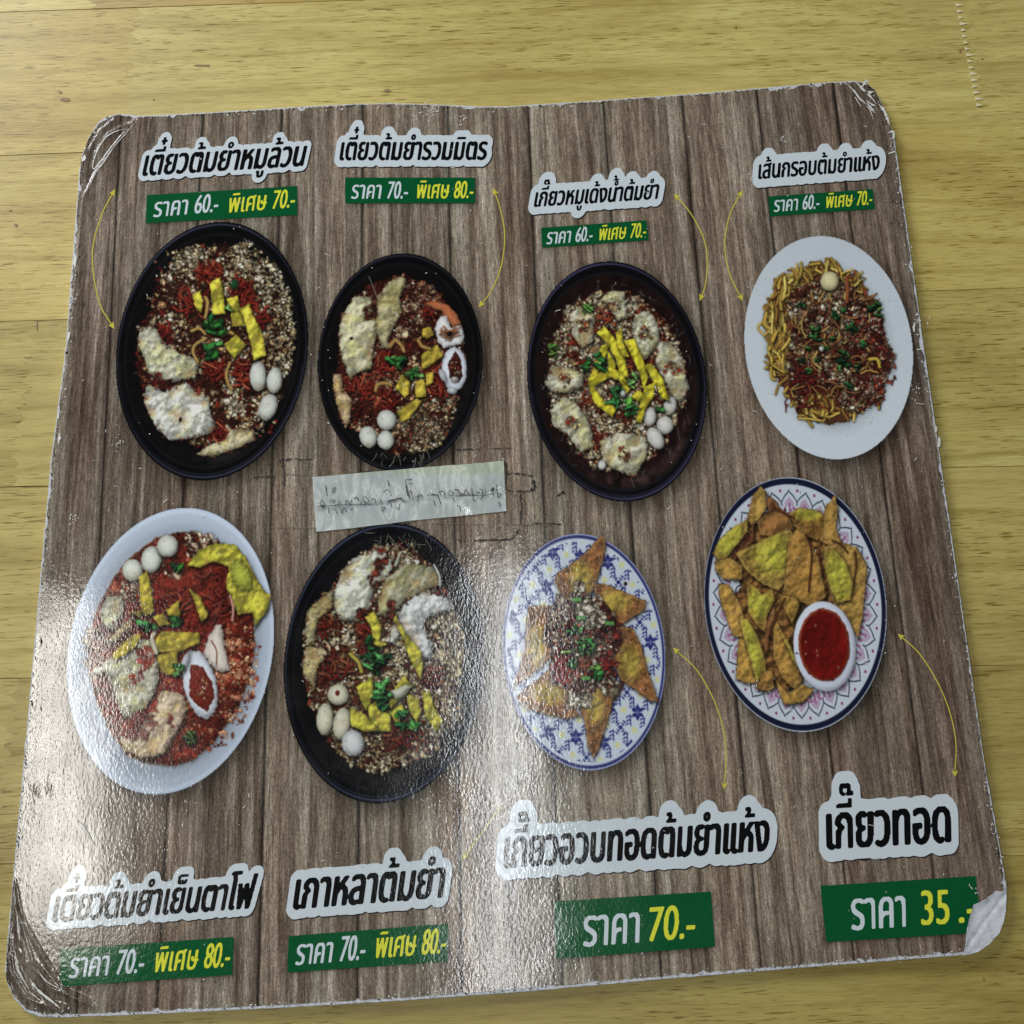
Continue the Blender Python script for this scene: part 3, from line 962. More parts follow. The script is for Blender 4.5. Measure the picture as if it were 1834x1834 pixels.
    def ball(s, cx, cy, rx, ry, ang=0, col=(203, 208, 198), name='fish_ball', marks=4):
        pid = s.part(name)
        s.ell(cx, cy, rx, ry, ang, col, pid, wob=.035, dome=.42, depth=min(rx, ry) * .28, tex=.025, hl=.05, sh=.75, off=11)
        w = s.win(cx - rx, cy - ry, cx + rx, cy + ry)
        if s.X[w].size:
            m_ = s.id[w] == pid
            st = np.clip(s.N[4][w] * .5 + s.N[3][w] * .8 - .15 + .5 * ((s.Y[w] - cy) / ry - .3), 0, 1) * m_ * .35
            s.rgb[w] = s.rgb[w] * (1 - st[..., None]) + np.array((150, 128, 86.)) * st[..., None]
            hl_ = np.exp(-(((s.X[w] - cx + rx * .3) / (rx * .22)) ** 2 + ((s.Y[w] - cy + ry * .4) / (ry * .16)) ** 2)) * m_ * .5
            s.rgb[w] = s.rgb[w] * (1 - hl_[..., None]) + 232 * hl_[..., None]
        for _ in range(marks): s.crumbs([(cx, cy, rx * .7, ry * .7, 0)], 1, (2, 5), [(60, 30, 20), (120, 50, 30), (150, 130, 60)], dark=0)

    def lump(s, pts, name='poached_egg', col=(196, 196, 170), spk=30, yellow=.5, tex=.04):
        c0 = np.mean(pts, 0); pts = [tuple(c0 + (np.array(v) - c0) * 1.07) for v in pts]
        pid = s.part(name)
        s.poly(pts, col, pid, wob=7, dome=.42, depth=18, tex=tex, hl=.0, sh=.7, off=12, nscale=2, relief=.14)
        p = np.asarray(pts, float); w = s.win(p[:, 0].min(), p[:, 1].min(), p[:, 0].max(), p[:, 1].max())
        m_ = s.id[w] == pid
        n3, n2, n1 = s.N[3][w], s.N[2][w], s.N[1][w]
        yl = np.clip(n3 * 1.5 + .2, 0, 1) * yellow
        s.rgb[w] *= np.where(m_, 1 - .05 * yl, 1)[..., None] ** np.array([1, 1, 8])
        cr = np.exp(-(np.abs(n3 + .3 * n2) / .07) ** 2)          # folds
        s.rgb[w] *= np.where(m_, 1 - .30 * cr, 1)[..., None]
        s.rgb[w] = np.where(m_[..., None], np.clip(s.rgb[w] * (1 + .02 * n1[..., None]), 0, 232), s.rgb[w])
        cx, cy = p.mean(0); rx, ry = np.ptp(p[:, 0]) * .45, np.ptp(p[:, 1]) * .45
        st = np.clip(s.N[4][w] * .9 + s.N[3][w] * .7 - .25, 0, 1) * m_ * .40
        s.rgb[w] = s.rgb[w] * (1 - st[..., None]) + np.array((168, 112, 66.)) * st[..., None]
        ed = np.array(pts, float)
        for k_ in range(len(ed)):
            a_, b_ = ed[k_], ed[(k_ + 1) % len(ed)]; L_ = math.hypot(*(b_ - a_))
            for _ in range(int(L_ / 26)):
                if s.r.random() < .45: continue
                q_ = a_ + (b_ - a_) * s.r.random() + s.r.normal(0, 7, 2)
                s.crumbs([(q_[0], q_[1], 9, 9, 0)], 2, (5, 9), [(140, 50, 32), (100, 44, 28), (176, 130, 84), (70, 30, 22), (150, 70, 44)], dark=.4)
        if spk: s.crumbs([pts], spk, (1.5, 5), [(70, 35, 22), (120, 45, 28), (40, 22, 16), (150, 110, 60)], dark=.1)

    def chip(s, pts, col=(196, 188, 52), edge=(150, 118, 45), name='fried_wonton_strip'):
        c0 = np.mean(pts, 0); pts = [tuple(c0 + (np.array(v) - c0) * 1.13) for v in pts]
        pid = s.part(name)
        s.poly(pts, col, pid, wob=3.5, dome=.38, depth=9, tex=.10, hl=.02, sh=.8, off=12, nscale=1, edge=None, relief=.20)
        p = np.asarray(pts, float); w = s.win(p[:, 0].min(), p[:, 1].min(), p[:, 0].max(), p[:, 1].max())
        m_ = (s.id[w] == pid) * np.clip(s.N[2][w] * 1.4 + s.N[1][w] * .7 - .1, 0, 1) * .55
        s.rgb[w] = s.rgb[w] * (1 - m_[..., None]) + np.array(edge)[None, None] * m_[..., None]

    def greens(s, cx, cy, rx, ry, n=16, name='coriander', cols=((44, 124, 52), (72, 156, 66), (28, 92, 40), (112, 184, 84), (54, 140, 48)), sz=(20, 42)):
        pid = s.part(name); r = s.r
        for _ in range(n):
            x = cx + rx * r.normal(0, .45); y = cy + ry * r.normal(0, .45); L = r.uniform(*sz) * 1.25; a = r.uniform(0, 6.28); c_ = cols[r.integers(len(cols))]
            pts = []
            for t_ in np.linspace(0, 6.28, 9, endpoint=False):
                q = L * (.75 + .35 * math.cos(2 * t_)) * r.uniform(.7, 1.1); pts.append((x + q * math.cos(t_ + a), y + q * .8 * math.sin(t_ + a)))
            s.poly(pts, np.array(c_) * .85, pid, wob=4, dome=.45, depth=7, tex=.18, hl=.1, sh=.75, off=8, relief=.3)
            if r.random() < .5: s.strand([(x - L * math.cos(a), y - L * math.sin(a)), (x + L * math.cos(a), y + L * math.sin(a))], 1.6, np.array(c_) * 1.5, pid, sh=0, dome=0)

    def threads(s, cx, cy, rx, ry, n, L, wd, pal, pid=None, ang=None, spread=3.14, bend=.35):
        r = s.r
        if ang is None and n > 7: n = int(n * 2.0); L *= 1.15; wd *= .92
        for _ in range(n):
            x = cx + rx * float(np.clip(r.normal(0, .5), -.8, .8)); y = cy + ry * float(np.clip(r.normal(0, .5), -.8, .8))
            a = (r.uniform(0, 3.14) if ang is None else ang + r.normal(0, spread)); l_ = L * r.uniform(.5, 1.2) / 2; b_ = r.normal(0, bend) * l_
            p = [(x - l_ * math.cos(a), y - l_ * math.sin(a)), (x - b_ * math.sin(a), y + b_ * math.cos(a)), (x + l_ * math.cos(a), y + l_ * math.sin(a))]
            s.strand(p, wd * r.uniform(.7, 1.2), np.array(pal[r.integers(len(pal))], float) * r.uniform(.8, 1.15), pid)

    def finish(s, picture, label, z=T + .0002):
        a = s.A.reshape(s.nh // 2, 2, s.nw // 2, 2)
        pre = s.rgb * s.A[..., None]; aa_ = s.A.copy()
        for ax in (0, 1):
            pre = (np.roll(pre, 1, ax) + 2 * pre + np.roll(pre, -1, ax)) / 4; aa_ = (np.roll(aa_, 1, ax) + 2 * aa_ + np.roll(aa_, -1, ax)) / 4
        s.rgb = np.where((s.A > .02)[..., None], pre / np.maximum(aa_, .02)[..., None], s.rgb)
        g_ = s.rgb.mean(-1, keepdims=True); s.rgb = g_ + (s.rgb - g_) * .86; s.rgb *= 1 - .10 * np.clip((s.rgb[..., :1] - s.rgb[..., 1:2] - 50) / 60, 0, 1)
        c_ = (s.rgb * s.A[..., None]).reshape(s.nh // 2, 2, s.nw // 2, 2, 3).sum((1, 3)) / np.maximum(a.sum((1, 3)), 1e-6)[..., None]
        a = a.mean((1, 3)); ids = s.id[::2, ::2]
        h, w = a.shape; ok = a > .35
        # let colours reach one cell past the edge
        jj, ii = np.meshgrid((np.arange(w) + .5) * 2 * s.q, (np.arange(h) + .5) * 2 * s.q)
        P = W(s.ox + jj.ravel() / s.s, s.oy + ii.ravel() / s.s, z)
        colr = alb(np.clip(c_, 0, 255)).reshape(-1, 3)
        idx = np.arange(h * w).reshape(h, w)
        q = np.stack([idx[:-1, :-1], idx[1:, :-1], idx[1:, 1:], idx[:-1, 1:]], -1)
        good = ok[:-1, :-1] & ok[1:, :-1] & ok[1:, 1:] & ok[:-1, 1:]
        fid = ids[:-1, :-1]
        root = None
        for pid in range(1, len(s.names)):
            sel = q[good & (fid == pid)]
            if len(sel) < 6: continue
            u, inv = np.unique(sel, return_inverse=True)
            o = mesh_obj(s.names[pid], P[u], inv.reshape(sel.shape), PRINT, menu if root is None else root)
            set_col(o, 'ink', colr[u])
            if root is None: root = o; o['label'] = label
        return root


MEAT = [(196, 176, 132), (172, 148, 104), (216, 202, 164), (140, 112, 72), (120, 84, 54)]
REDS = [(132, 36, 24), (104, 26, 18), (150, 58, 36), (82, 24, 16), (58, 20, 14), (112, 56, 34)]
MIX = MEAT[:4] + REDS[:4] + [(44, 22, 16)]
STRIP = [(172, 48, 32), (150, 36, 24), (186, 82, 52), (112, 26, 18)]


def black_bowl(d, tint=(5, 5, 6), rim=(66, 70, 100), inner=(9, 7, 7), gl=1.0):
    pid = d.plate('bowl'); R, TH = d.R, d.TH
    col = np.ones(R.shape + (3,)) * np.array(tint, float)
    well = np.clip((.90 - R) / .02, 0, 1)[..., None]
    col = col * (1 - well) + np.array(inner, float) * well
    col *= (1 + .35 * d.N[3] * well[..., 0])[..., None]
    ring = lambda r0, w_: np.exp(-((R - r0) / w_) ** 2)
    side = .35 + .65 * np.clip(-np.cos(TH - 2.2 + 3.14), 0, 1) ** .7 if False else .30 + .70 * np.clip(np.abs(np.sin(TH + .5)), 0, 1)
    col += (ring(.975, .0075) * side * .85)[..., None] * np.array(rim)
    col += (ring(.952, .005) * side * .5 * (np.sin(TH) > .1))[..., None] * np.array(rim)
    col += (ring(.90, .012) * .10)[..., None] * np.array((120, 120, 130))
    # soft reflections inside the bowl
    gl_ = np.exp(-((R - .84) / .05) ** 2) * np.clip(np.sin(TH * 1.0 + .4), 0, 1) ** 2 * (.5 + .5 * d.N[3])
    col += (gl_ * gl)[..., None] * np.array((26, 24, 24))
    d.comp((slice(None), slice(None)), np.clip(.5 - d.dR / (d.q * 1.5), 0, 1), np.clip(col, 0, 255), pid)
    return pid


def dish_1():
    d = Dish(DISH[0], 101); bw = black_bowl(d)
    F = [(640, 235), (830, 215), (960, 270), (1080, 370), (1160, 480), (1210, 620), (1250, 800), (1250, 980), (1215, 1100), (1170, 1290), (1050, 1420), (990, 1510), (850, 1560), (730, 1600), (640, 1540), (500, 1470), (360, 1380), (300, 1250), (250, 1100), (243, 950), (250, 750), (350, 620), (360, 500), (480, 340)]
    soup = d.part('noodle_soup'); d.base(F, (52, 24, 16), soup)
    d.crumbs([F], 1300, (6, 14), REDS + [(130, 84, 50), (110, 60, 34), (150, 110, 70), (90, 44, 26)], .45, pid=soup)
    d.crumbs([(720, 330, 360, 120, -.05), (450, 560, 130, 230, .3), (500, 720, 170, 120, 0)], 520, (5, 11), MEAT + REDS[:2], .6, pid=soup)
    d.crumbs([(1130, 700, 140, 400, -.12), (960, 330, 160, 110, .6), (1180, 900, 90, 190, 0), (560, 330, 110, 80, -.5)], 900, (5, 12), MEAT[:4], .65, pid=soup)
    d.crumbs([(1000, 1330, 180, 150, 0), (800, 1250, 150, 180, 0)], 260, (5, 11), MIX, .5, pid=soup)
    d.crumbs([F], 650, (6, 14), [(206, 186, 142), (184, 156, 112), (222, 208, 172), (150, 116, 74)], .4, pid=soup)
    d.grit(soup, .3)
    for g in [(720, 400, 90, 70, 26), (930, 500, 70, 60, 24), (980, 590, 50, 40, 14), (740, 1030, 80, 60, 26), (930, 1060, 40, 110, 20), (1050, 690, 50, 60, 12), (760, 1440, 70, 40, 12), (600, 600, 110, 90, 16), (430, 800, 40, 60, 8)]:
        d.threads(g[0], g[1], g[2], g[3], g[4], 80, 7, STRIP, soup)
    d.lump([(265, 780), (330, 765), (380, 785), (420, 870), (520, 930), (600, 950), (640, 1000), (605, 1080), (500, 1100), (440, 1112), (330, 1070), (300, 960), (262, 880)], col=(196, 196, 168), spk=26)
    d.lump([(320, 1130), (420, 1190), (560, 1125), (620, 1185), (700, 1230), (712, 1330), (745, 1400), (700, 1450), (600, 1475), (450, 1485), (360, 1380), (298, 1250)], col=(204, 206, 194), spk=24, yellow=.35)
    d.crumbs([(390, 1110, 90, 40, .3), (250, 1010, 40, 60, 0), (640, 1130, 60, 50, 0)], 60, (6, 12), REDS + [(100, 60, 30)], .5)
    d.ell(524, 1363, 10, 18, .2, (28, 24, 22), sh=0)
    d.lump([(640, 1590), (720, 1530), (820, 1500), (860, 1430), (1000, 1440), (1005, 1500), (870, 1560), (740, 1600)], 'pork_slice', (200, 190, 150), 22)
    for a in [(1035, 1077, 55, 100, 0), (1143, 1105, 51, 86, .1), (1100, 1280, 60, 90, .35)]: d.ball(*a, marks=3)
    for p in [[(720, 480), (785, 438), (802, 520), (815, 655), (738, 662), (735, 560)], [(608, 550), (650, 518), (672, 590), (660, 655), (625, 620)], [(835, 572), (900, 555), (916, 640), (868, 662)], [(858, 662), (912, 650), (962, 742), (868, 748)], [(918, 655), (980, 615), (1010, 700), (1060, 800), (1080, 922), (1008, 952), (982, 830), (945, 700)], [(820, 872), (888, 812), (952, 872), (878, 958), (852, 920)]]:
        d.chip(p)
    for p in [[(600, 780), (650, 765), (688, 800)], [(690, 830), (625, 870), (608, 920), (640, 985)], [(850, 990), (828, 1060), (840, 1130), (862, 1160)], [(690, 560), (705, 600), (690, 690)], [(800, 810), (850, 790), (870, 800)]]:
        d.strand(p, 11, (176, 140, 70), d.part('fried_wonton_strip'))
    d.ell(880, 475, 26, 32, .2, (30, 80, 40), soup)
    d.greens(750, 750, 70, 60, 18); d.greens(720, 900, 40, 60, 10); d.greens(840, 650, 16, 60, 4, sz=(14, 26))
    for x, y in [(960, 185), (990, 200)]: d.strand([(x - 14, y - 8), (x, y + 6), (x + 16, y + 2)], 3, (120, 120, 125), bw, sh=0)
    d.finish('a', 'picture of a black bowl of noodles with minced pork and three fish balls at right')


def dish_2():
    d = Dish(DISH[1], 202); bw = black_bowl(d, rim=(52, 52, 70), inner=(11, 7, 7))
    F = [(470, 350), (620, 300), (760, 265), (880, 330), (1010, 400), (1080, 470), (1180, 620), (1230, 800), (1240, 950), (1200, 1150), (1150, 1330), (1010, 1500), (850, 1640), (720, 1680), (610, 1660), (560, 1560), (380, 1490), (280, 1420), (230, 1250), (215, 1080), (240, 950), (255, 760), (265, 620), (350, 500)]
    soup = d.part('noodle_soup'); d.base(F, (60, 22, 15), soup)
    d.crumbs([F], 1300, (7, 15), REDS + [(130, 84, 54), (110, 60, 40), (150, 104, 74)], .45, pid=soup)
    d.crumbs([(880, 430, 160, 110, .3), (800, 620, 160, 130, 0)], 330, (6, 12), [(120, 60, 44), (150, 90, 66), (90, 34, 24), (176, 140, 110)], .5, pid=soup)
    d.crumbs([(900, 1450, 230, 200, -.5), (1120, 1260, 70, 110, .2)], 560, (7, 14), MEAT[:4] + [(120, 50, 30)], .6, pid=soup)
    d.crumbs([(400, 1250, 150, 220, 0)], 160, (6, 12), REDS + [(140, 80, 60)], .5, pid=soup)
    d.crumbs([F], 600, (7, 15), [(180, 140, 100), (150, 100, 70), (206, 180, 140), (130, 70, 46)], .4, pid=soup)
    d.grit(soup, .3)
    for g in [(600, 960, 60, 110, 22), (1010, 1120, 80, 90, 22), (620, 1260, 90, 90, 22), (970, 1000, 60, 40, 10), (340, 1110, 60, 60, 10), (960, 560, 60, 60, 10), (470, 1160, 60, 110, 14)]:
        d.threads(*g, 90, 8, STRIP, soup)
    d.lump([(375, 460), (500, 470), (520, 600), (560, 700), (520, 790), (500, 900), (500, 990), (380, 1020), (345, 1080), (310, 1000), (270, 860), (258, 720), (290, 590)], spk=18, col=(198, 196, 158))
    d.lump([(560, 450), (640, 340), (740, 300), (770, 350), (720, 460), (740, 560), (690, 640), (640, 760), (640, 830), (590, 830), (540, 680)], spk=26, col=(178, 170, 124))
    d.lump([(215, 1060), (270, 1060), (285, 1180), (350, 1250), (330, 1400), (300, 1450), (240, 1300), (210, 1150)], 'pork_slice', (206, 176, 132), 14)
    d.crumbs([(490, 570, 60, 50, .4)], 40, (8, 14), [(120, 60, 34), (80, 34, 20), (160, 110, 60)], .5)
    d.ell(347, 770, 14, 12, 0, (24, 20, 20), sh=0)
    d.ball(622, 1408, 76, 80); d.ball(478, 1540, 68, 86, -.25); d.ball(615, 1565, 66, 74)
    pr = d.part('prawn')
    d.poly([(920, 490), (1000, 475), (1110, 510), (1180, 590), (1205, 660), (1140, 680), (1080, 600), (1060, 560), (950, 520)], (188, 104, 62), pr, wob=4, dome=.4, depth=14, tex=.14, sh=.6)
    d.poly([(1045, 590), (1090, 600), (1130, 680), (1205, 665), (1230, 750), (1205, 820), (1120, 830), (1070, 850), (1020, 790), (1000, 700), (1020, 630)], (206, 206, 206), pr, wob=6, dome=.35, depth=14, tex=.05, sh=.6)
    d.threads(1120, 730, 60, 40, 9, 70, 6, [(190, 130, 90), (180, 110, 70)], pr); d.ell(1116, 733, 24, 20, 0, (30, 22, 20), pr, sh=0)
    sq = d.part('squid_ring'); d.ell(1152, 1010, 98, 172, .0, (200, 208, 220), sq, wob=.04, dome=.3, depth=14, tex=.02)
    d.poly([(1160, 865), (1205, 930), (1218, 1060), (1185, 1115), (1118, 1080), (1100, 970)], (70, 34, 24), soup, wob=5, dome=.2, sh=0, tex=.3); d.crumbs([(1160, 1000, 34, 80, 0)], 40, (6, 11), MIX, .4, pid=soup)
    d.ell(1062, 1060, 24, 56, -.5, (196, 202, 210), sq); d.ell(1135, 1180, 40, 26, .2, (196, 202, 210), sq); d.ell(1155, 1090, 30, 22, 0, (190, 180, 170), sq)
    for p in [[(905, 700), (960, 680), (990, 740), (940, 770), (905, 750)], [(900, 900), (1010, 830), (1055, 905), (960, 980), (905, 1000)], [(700, 1150), (745, 1060), (800, 1120), (790, 1200), (765, 1230)], [(850, 1110), (915, 1095), (930, 1220), (850, 1225)], [(930, 1045), (985, 1035), (985, 1110), (935, 1140)], [(715, 1340), (850, 1250), (890, 1270), (800, 1390), (745, 1415)]]:
        d.chip(p, col=(184, 164, 48))
    for p in [[(650, 830), (690, 785), (735, 820), (760, 870)], [(535, 1180), (555, 1130), (620, 1120), (655, 1135)], [(870, 780), (900, 830), (960, 850)]]: d.strand(p, 15, (170, 130, 66), d.part('fried_wonton_strip'))
    d.greens(730, 940, 80, 60, 18); d.greens(850, 1040, 60, 40, 11)
    d.strand([(484, 285), (515, 360), (548, 450)], 3, (150, 150, 140), soup, sh=0)
    d.finish('a', 'picture of a black bowl of noodles with a prawn and a squid ring at right')


def dish_3():
    d = Dish(DISH[2], 303); bw = black_bowl(d, (8, 6, 9), (74, 76, 122), (26, 12, 11), 1.6)
    # ripples and stains in the broth round the food
    for _ in range(70):
        a = d.r.uniform(0, 6.28); q = d.r.uniform(.74, .86); x = d.cx + d.rx * q * math.cos(a) - d.k * q * math.sin(a); y = d.cy + d.ry * q * math.sin(a)
        d.strand([(x, y), (x + d.r.normal(0, 14), y + d.r.normal(0, 18)), (x + d.r.normal(0, 18), y + d.r.normal(0, 30))], d.r.uniform(1.5, 3.2), np.array((96, 88, 84)) * d.r.uniform(.5, 1.3), bw, sh=0)
    F = [(600, 300), (730, 290), (860, 300), (960, 370), (1080, 470), (1190, 640), (1250, 860), (1260, 1000), (1240, 1100), (1190, 1230), (1120, 1370), (1040, 1500), (960, 1530), (860, 1620), (740, 1600), (620, 1600), (500, 1500), (400, 1390), (330, 1260), (280, 1100), (260, 960), (265, 700), (350, 520), (400, 400), (500, 350)]
    soup = d.part('noodle_soup'); d.base(F, (84, 30, 18), soup)
    d.crumbs([F], 2600, (7, 15), [(206, 190, 146), (180, 150, 110), (222, 214, 180), (150, 46, 30), (124, 34, 22), (166, 76, 48), (84, 34, 22)], .45, pid=soup)
    d.crumbs([F], 1700, (7, 15), [(206, 186, 142), (184, 156, 112), (222, 208, 172), (150, 116, 74)], .4, pid=soup)
    d.grit(soup, .3)
    for g in [(560, 540, 60, 60, 10), (700, 470, 90, 60, 12), (560, 1080, 50, 50, 8), (620, 1390, 80, 60, 10), (860, 800, 40, 60, 8), (460, 640, 60, 60, 8)]: d.threads(*g, 70, 6, [(176, 60, 34), (190, 90, 50), (130, 34, 22)], soup)
    for p in [[(420, 470), (470, 430), (560, 440), (580, 500), (560, 640), (500, 680), (440, 600)], [(650, 350), (730, 295), (800, 310), (815, 470), (760, 490), (700, 400)], [(900, 480), (990, 460), (1040, 540), (1055, 640), (960, 760), (900, 700), (880, 560)],
              [(1070, 690), (1150, 700), (1220, 790), (1260, 980), (1200, 1080), (1130, 980), (1060, 830)], [(250, 960), (300, 850), (400, 870), (490, 900), (480, 980), (380, 1020), (290, 1010)], [(290, 1180), (380, 1090), (470, 1150), (540, 1260), (560, 1400), (480, 1440), (400, 1330), (310, 1270)],
              [(650, 1400), (760, 1350), (940, 1370), (950, 1480), (870, 1620), (760, 1580), (680, 1530)]]:
        c0 = np.mean(p, 0); p = [tuple(c0 + (np.array(v) - c0) * 1.12) for v in p]; d.lump(p, 'wonton', (198, 196, 168), 34, .5)
        p_ = np.array(p); d.crumbs([tuple(p_.mean(0)) + (55, 50, 0)], 26, (6, 12), [(160, 50, 30), (200, 180, 130), (90, 60, 40), (190, 160, 100)], .4)
    for a in [(1142, 1130, 46, 68, .3), (995, 1208, 46, 72, .1), (1105, 1270, 62, 66, 0), (1035, 1365, 56, 88, -.5), (645, 1560, 30, 36, 0)]: d.ball(*a, col=(206, 206, 200), marks=3)
    for p in [[(620, 612), (668, 568), (735, 640), (800, 740), (828, 900), (770, 915), (745, 780), (700, 700)], [(750, 600), (790, 575), (800, 660), (840, 760), (800, 760), (760, 690)], [(815, 670), (885, 655), (940, 790), (975, 900), (945, 1000), (925, 900), (870, 780)],
              [(640, 700), (690, 690), (660, 800), (600, 910), (555, 935), (580, 850)], [(690, 740), (735, 800), (740, 870), (690, 860)], [(560, 940), (700, 860), (780, 900), (830, 990), (780, 960), (700, 930), (600, 990), (640, 1060), (745, 1130), (715, 1190), (600, 1100), (570, 1020)],
              [(970, 850), (1010, 830), (1090, 940), (1130, 1080), (1080, 1060), (1020, 950)], [(860, 1060), (905, 1020), (960, 1050), (910, 1095)], [(960, 1000), (1030, 970), (1020, 1060), (960, 1150), (935, 1240), (898, 1230), (920, 1130)], [(770, 930), (850, 1000), (820, 1040)]]:
        d.chip(p, (208, 198, 40), (170, 140, 40))
    d.greens(620, 800, 50, 70, 9, 'spring_onion', sz=(14, 40)); d.greens(520, 830, 16, 40, 4, 'spring_onion'); d.greens(760, 1040, 80, 80, 12, 'spring_onion', ((70, 160, 80), (110, 180, 90), (46, 120, 56))); d.greens(840, 1140, 40, 60, 8, 'spring_onion', ((96, 170, 60), (60, 150, 60)))
    d.greens(870, 950, 20, 60, 5, 'spring_onion', ((110, 170, 80),)); d.greens(290, 710, 18, 60, 6, 'spring_onion', ((110, 150, 60), (80, 130, 50))); d.greens(535, 410, 24, 18, 4, 'spring_onion', ((90, 150, 60),)); d.greens(1060, 1160, 16, 24, 3, 'spring_onion')
    d.ell(800, 1040, 20, 24, 0, (206, 212, 200), soup)
    d.finish('a', 'picture of a dark bowl of wontons topped with bright yellow crisp strips')


def dish_4():
    d = Dish(DISH[3], 404); pid = d.plate('plate')
    col = np.ones(d.R.shape + (3,)) * np.array((193, 205, 213.)); col *= (1 - .05 * np.exp(-((d.R - .74) / .05) ** 2) + .03 * d.v - .10 * np.clip((d.R - .985) / .015, 0, 1))[..., None]
    d.comp((slice(None), slice(None)), np.clip(.5 - d.dR / (d.q * 1.5), 0, 1), col, pid)
    F = [(390, 370), (480, 350), (560, 330), (620, 270), (700, 255), (800, 290), (900, 350), (1010, 420), (1060, 520), (1160, 560), (1180, 700), (1190, 860), (1260, 980), (1260, 1100), (1200, 1140), (1180, 1260), (1100, 1380), (1010, 1440), (900, 1510), (770, 1530), (640, 1490), (530, 1470), (470, 1330), (400, 1230), (320, 1130), (280, 1000), (290, 850), (250, 750), (270, 600), (370, 520)]
    sh_d = poly_sd(d.X - 14, d.Y - 16, F); d.rgb *= (1 - .30 / (1 + np.exp(np.clip(sh_d / 12, -30, 30))))[..., None]
    mass = d.part('crispy_noodles'); d.base(F, (96, 54, 30), mass, dome=.3)
    NOO = [(196, 158, 60), (210, 176, 70), (170, 128, 50), (216, 190, 90), (150, 104, 44)]
    for g in [(340, 700, 90, 150, 60, 1.5, .5), (400, 480, 60, 80, 30, 2.1, .5), (380, 950, 90, 120, 50, 1.9, .5), (560, 380, 90, 60, 30, 2.2, .8), (380, 1060, 70, 60, 26, .3, .6), (700, 1390, 130, 90, 50, 1.2, .9), (960, 1350, 60, 90, 22, 1.6, .5), (780, 320, 90, 40, 18, .8, .4), (1130, 1250, 30, 100, 12, 1.5, .3), (560, 1300, 80, 80, 24, .8, .7)]:
        d.threads(g[0], g[1], g[2], g[3], g[4], 150, 11, NOO, mass, g[5], g[6], .3)
    for p in [[(345, 1290), (370, 1220), (440, 1160)], [(410, 1280), (440, 1240)], [(780, 230), (810, 280), (860, 320)], [(620, 280), (690, 268)], [(310, 1080), (312, 1160), (345, 1180)], [(1140, 1180), (1145, 1300), (1155, 1410)], [(530, 1480), (640, 1490), (700, 1500)]]: d.strand(p, 10, NOO[d.r.integers(4)], mass)
    d.threads(980, 480, 40, 100, 16, 110, 9, [(150, 60, 34), (176, 90, 50), (120, 40, 24)], mass, 1.0, .3)
    d.strand([(970, 335), (1000, 400), (1040, 480), (1060, 540)], 14, (160, 74, 42), mass)
    C = [(560, 440), (700, 400), (860, 400), (960, 470), (1060, 560), (1170, 700), (1200, 860), (1270, 1000), (1230, 1120), (1160, 1220), (1080, 1390), (980, 1430), (880, 1400), (760, 1280), (600, 1290), (520, 1420), (480, 1250), (430, 1080), (470, 900), (480, 760), (430, 600), (480, 480)]
    d.threads(1050, 1130, 110, 250, 60, 130, 10, NOO + [(150, 80, 44)], mass); d.threads(880, 430, 150, 60, 40, 120, 9, NOO + [(150, 70, 40)], mass)
    pm = d.part('minced_pork_topping'); d.poly(C, (74, 32, 22), pm, wob=18, dome=.1, tex=.3, sh=.3)
    d.crumbs([C], 2300, (7, 15), [(206, 184, 140), (176, 140, 100), (220, 206, 170), (190, 160, 120), (130, 44, 30), (104, 30, 20), (150, 96, 64), (60, 26, 18), (150, 116, 76)], .5, pid=pm)
    d.crumbs([(1090, 1000, 150, 380, -.1)], 300, (7, 14), [(120, 34, 24), (96, 24, 18), (150, 60, 40), (190, 150, 120)], .5, pid=pm)
    d.crumbs([(1240, 1040, 50, 100, 0), (1265, 1190, 22, 36, 0)], 30, (8, 13), [(110, 50, 34), (60, 30, 24)], .2, pid=pm)
    d.grit(pm, .3)
    d.threads(640, 1240, 260, 200, 22, 80, 6, [(140, 34, 26), (110, 24, 18)], pm)
    d.threads(790, 900, 360, 460, 46, 100, 7, [(176, 130, 60), (150, 96, 50), (196, 160, 80), (130, 60, 36)], pm)
    d.ball(768, 408, 72, 76, 0, (214, 206, 150), 'egg_yolk_ball', 2)
    d.strand([(1080, 1020), (1140, 1020), (1160, 1080)], 13, (206, 176, 56), mass); d.strand([(900, 380), (910, 480), (900, 570)], 13, (160, 80, 44), mass)
    for x, y, rx, ry, n_ in [(1120, 610, 50, 60, 12), (650, 800, 50, 70, 16), (560, 600, 34, 12, 4), (820, 680, 30, 22, 5), (950, 770, 40, 40, 7), (740, 950, 20, 40, 5), (610, 940, 14, 24, 3), (550, 1030, 20, 28, 3), (660, 1025, 30, 12, 3), (600, 1100, 16, 18, 3), (870, 1050, 70, 60, 14), (970, 1090, 30, 30, 5), (920, 1215, 28, 20, 4), (880, 970, 40, 24, 5), (1030, 900, 18, 30, 4), (780, 860, 20, 24, 3), (880, 640, 22, 18, 3)]:
        d.greens(x, y, rx, ry, n_, cols=((34, 92, 42), (52, 120, 50), (22, 66, 34), (80, 146, 62)), sz=(12, 28))
    d.ell(705, 938, 18, 20, .5, (222, 226, 220), pm)
    for _ in range(26): d.specks((d.r.choice([1240, 1100, 300, 900]), d.r.uniform(400, 1300), 60, 60, 0), 1, (60, 40, 34), (2, 5))
    d.A *= np.clip(1 - d.dR / d.q, 0, 1)
    d.finish('a', 'picture of a white plate of crispy yellow noodles under minced pork')


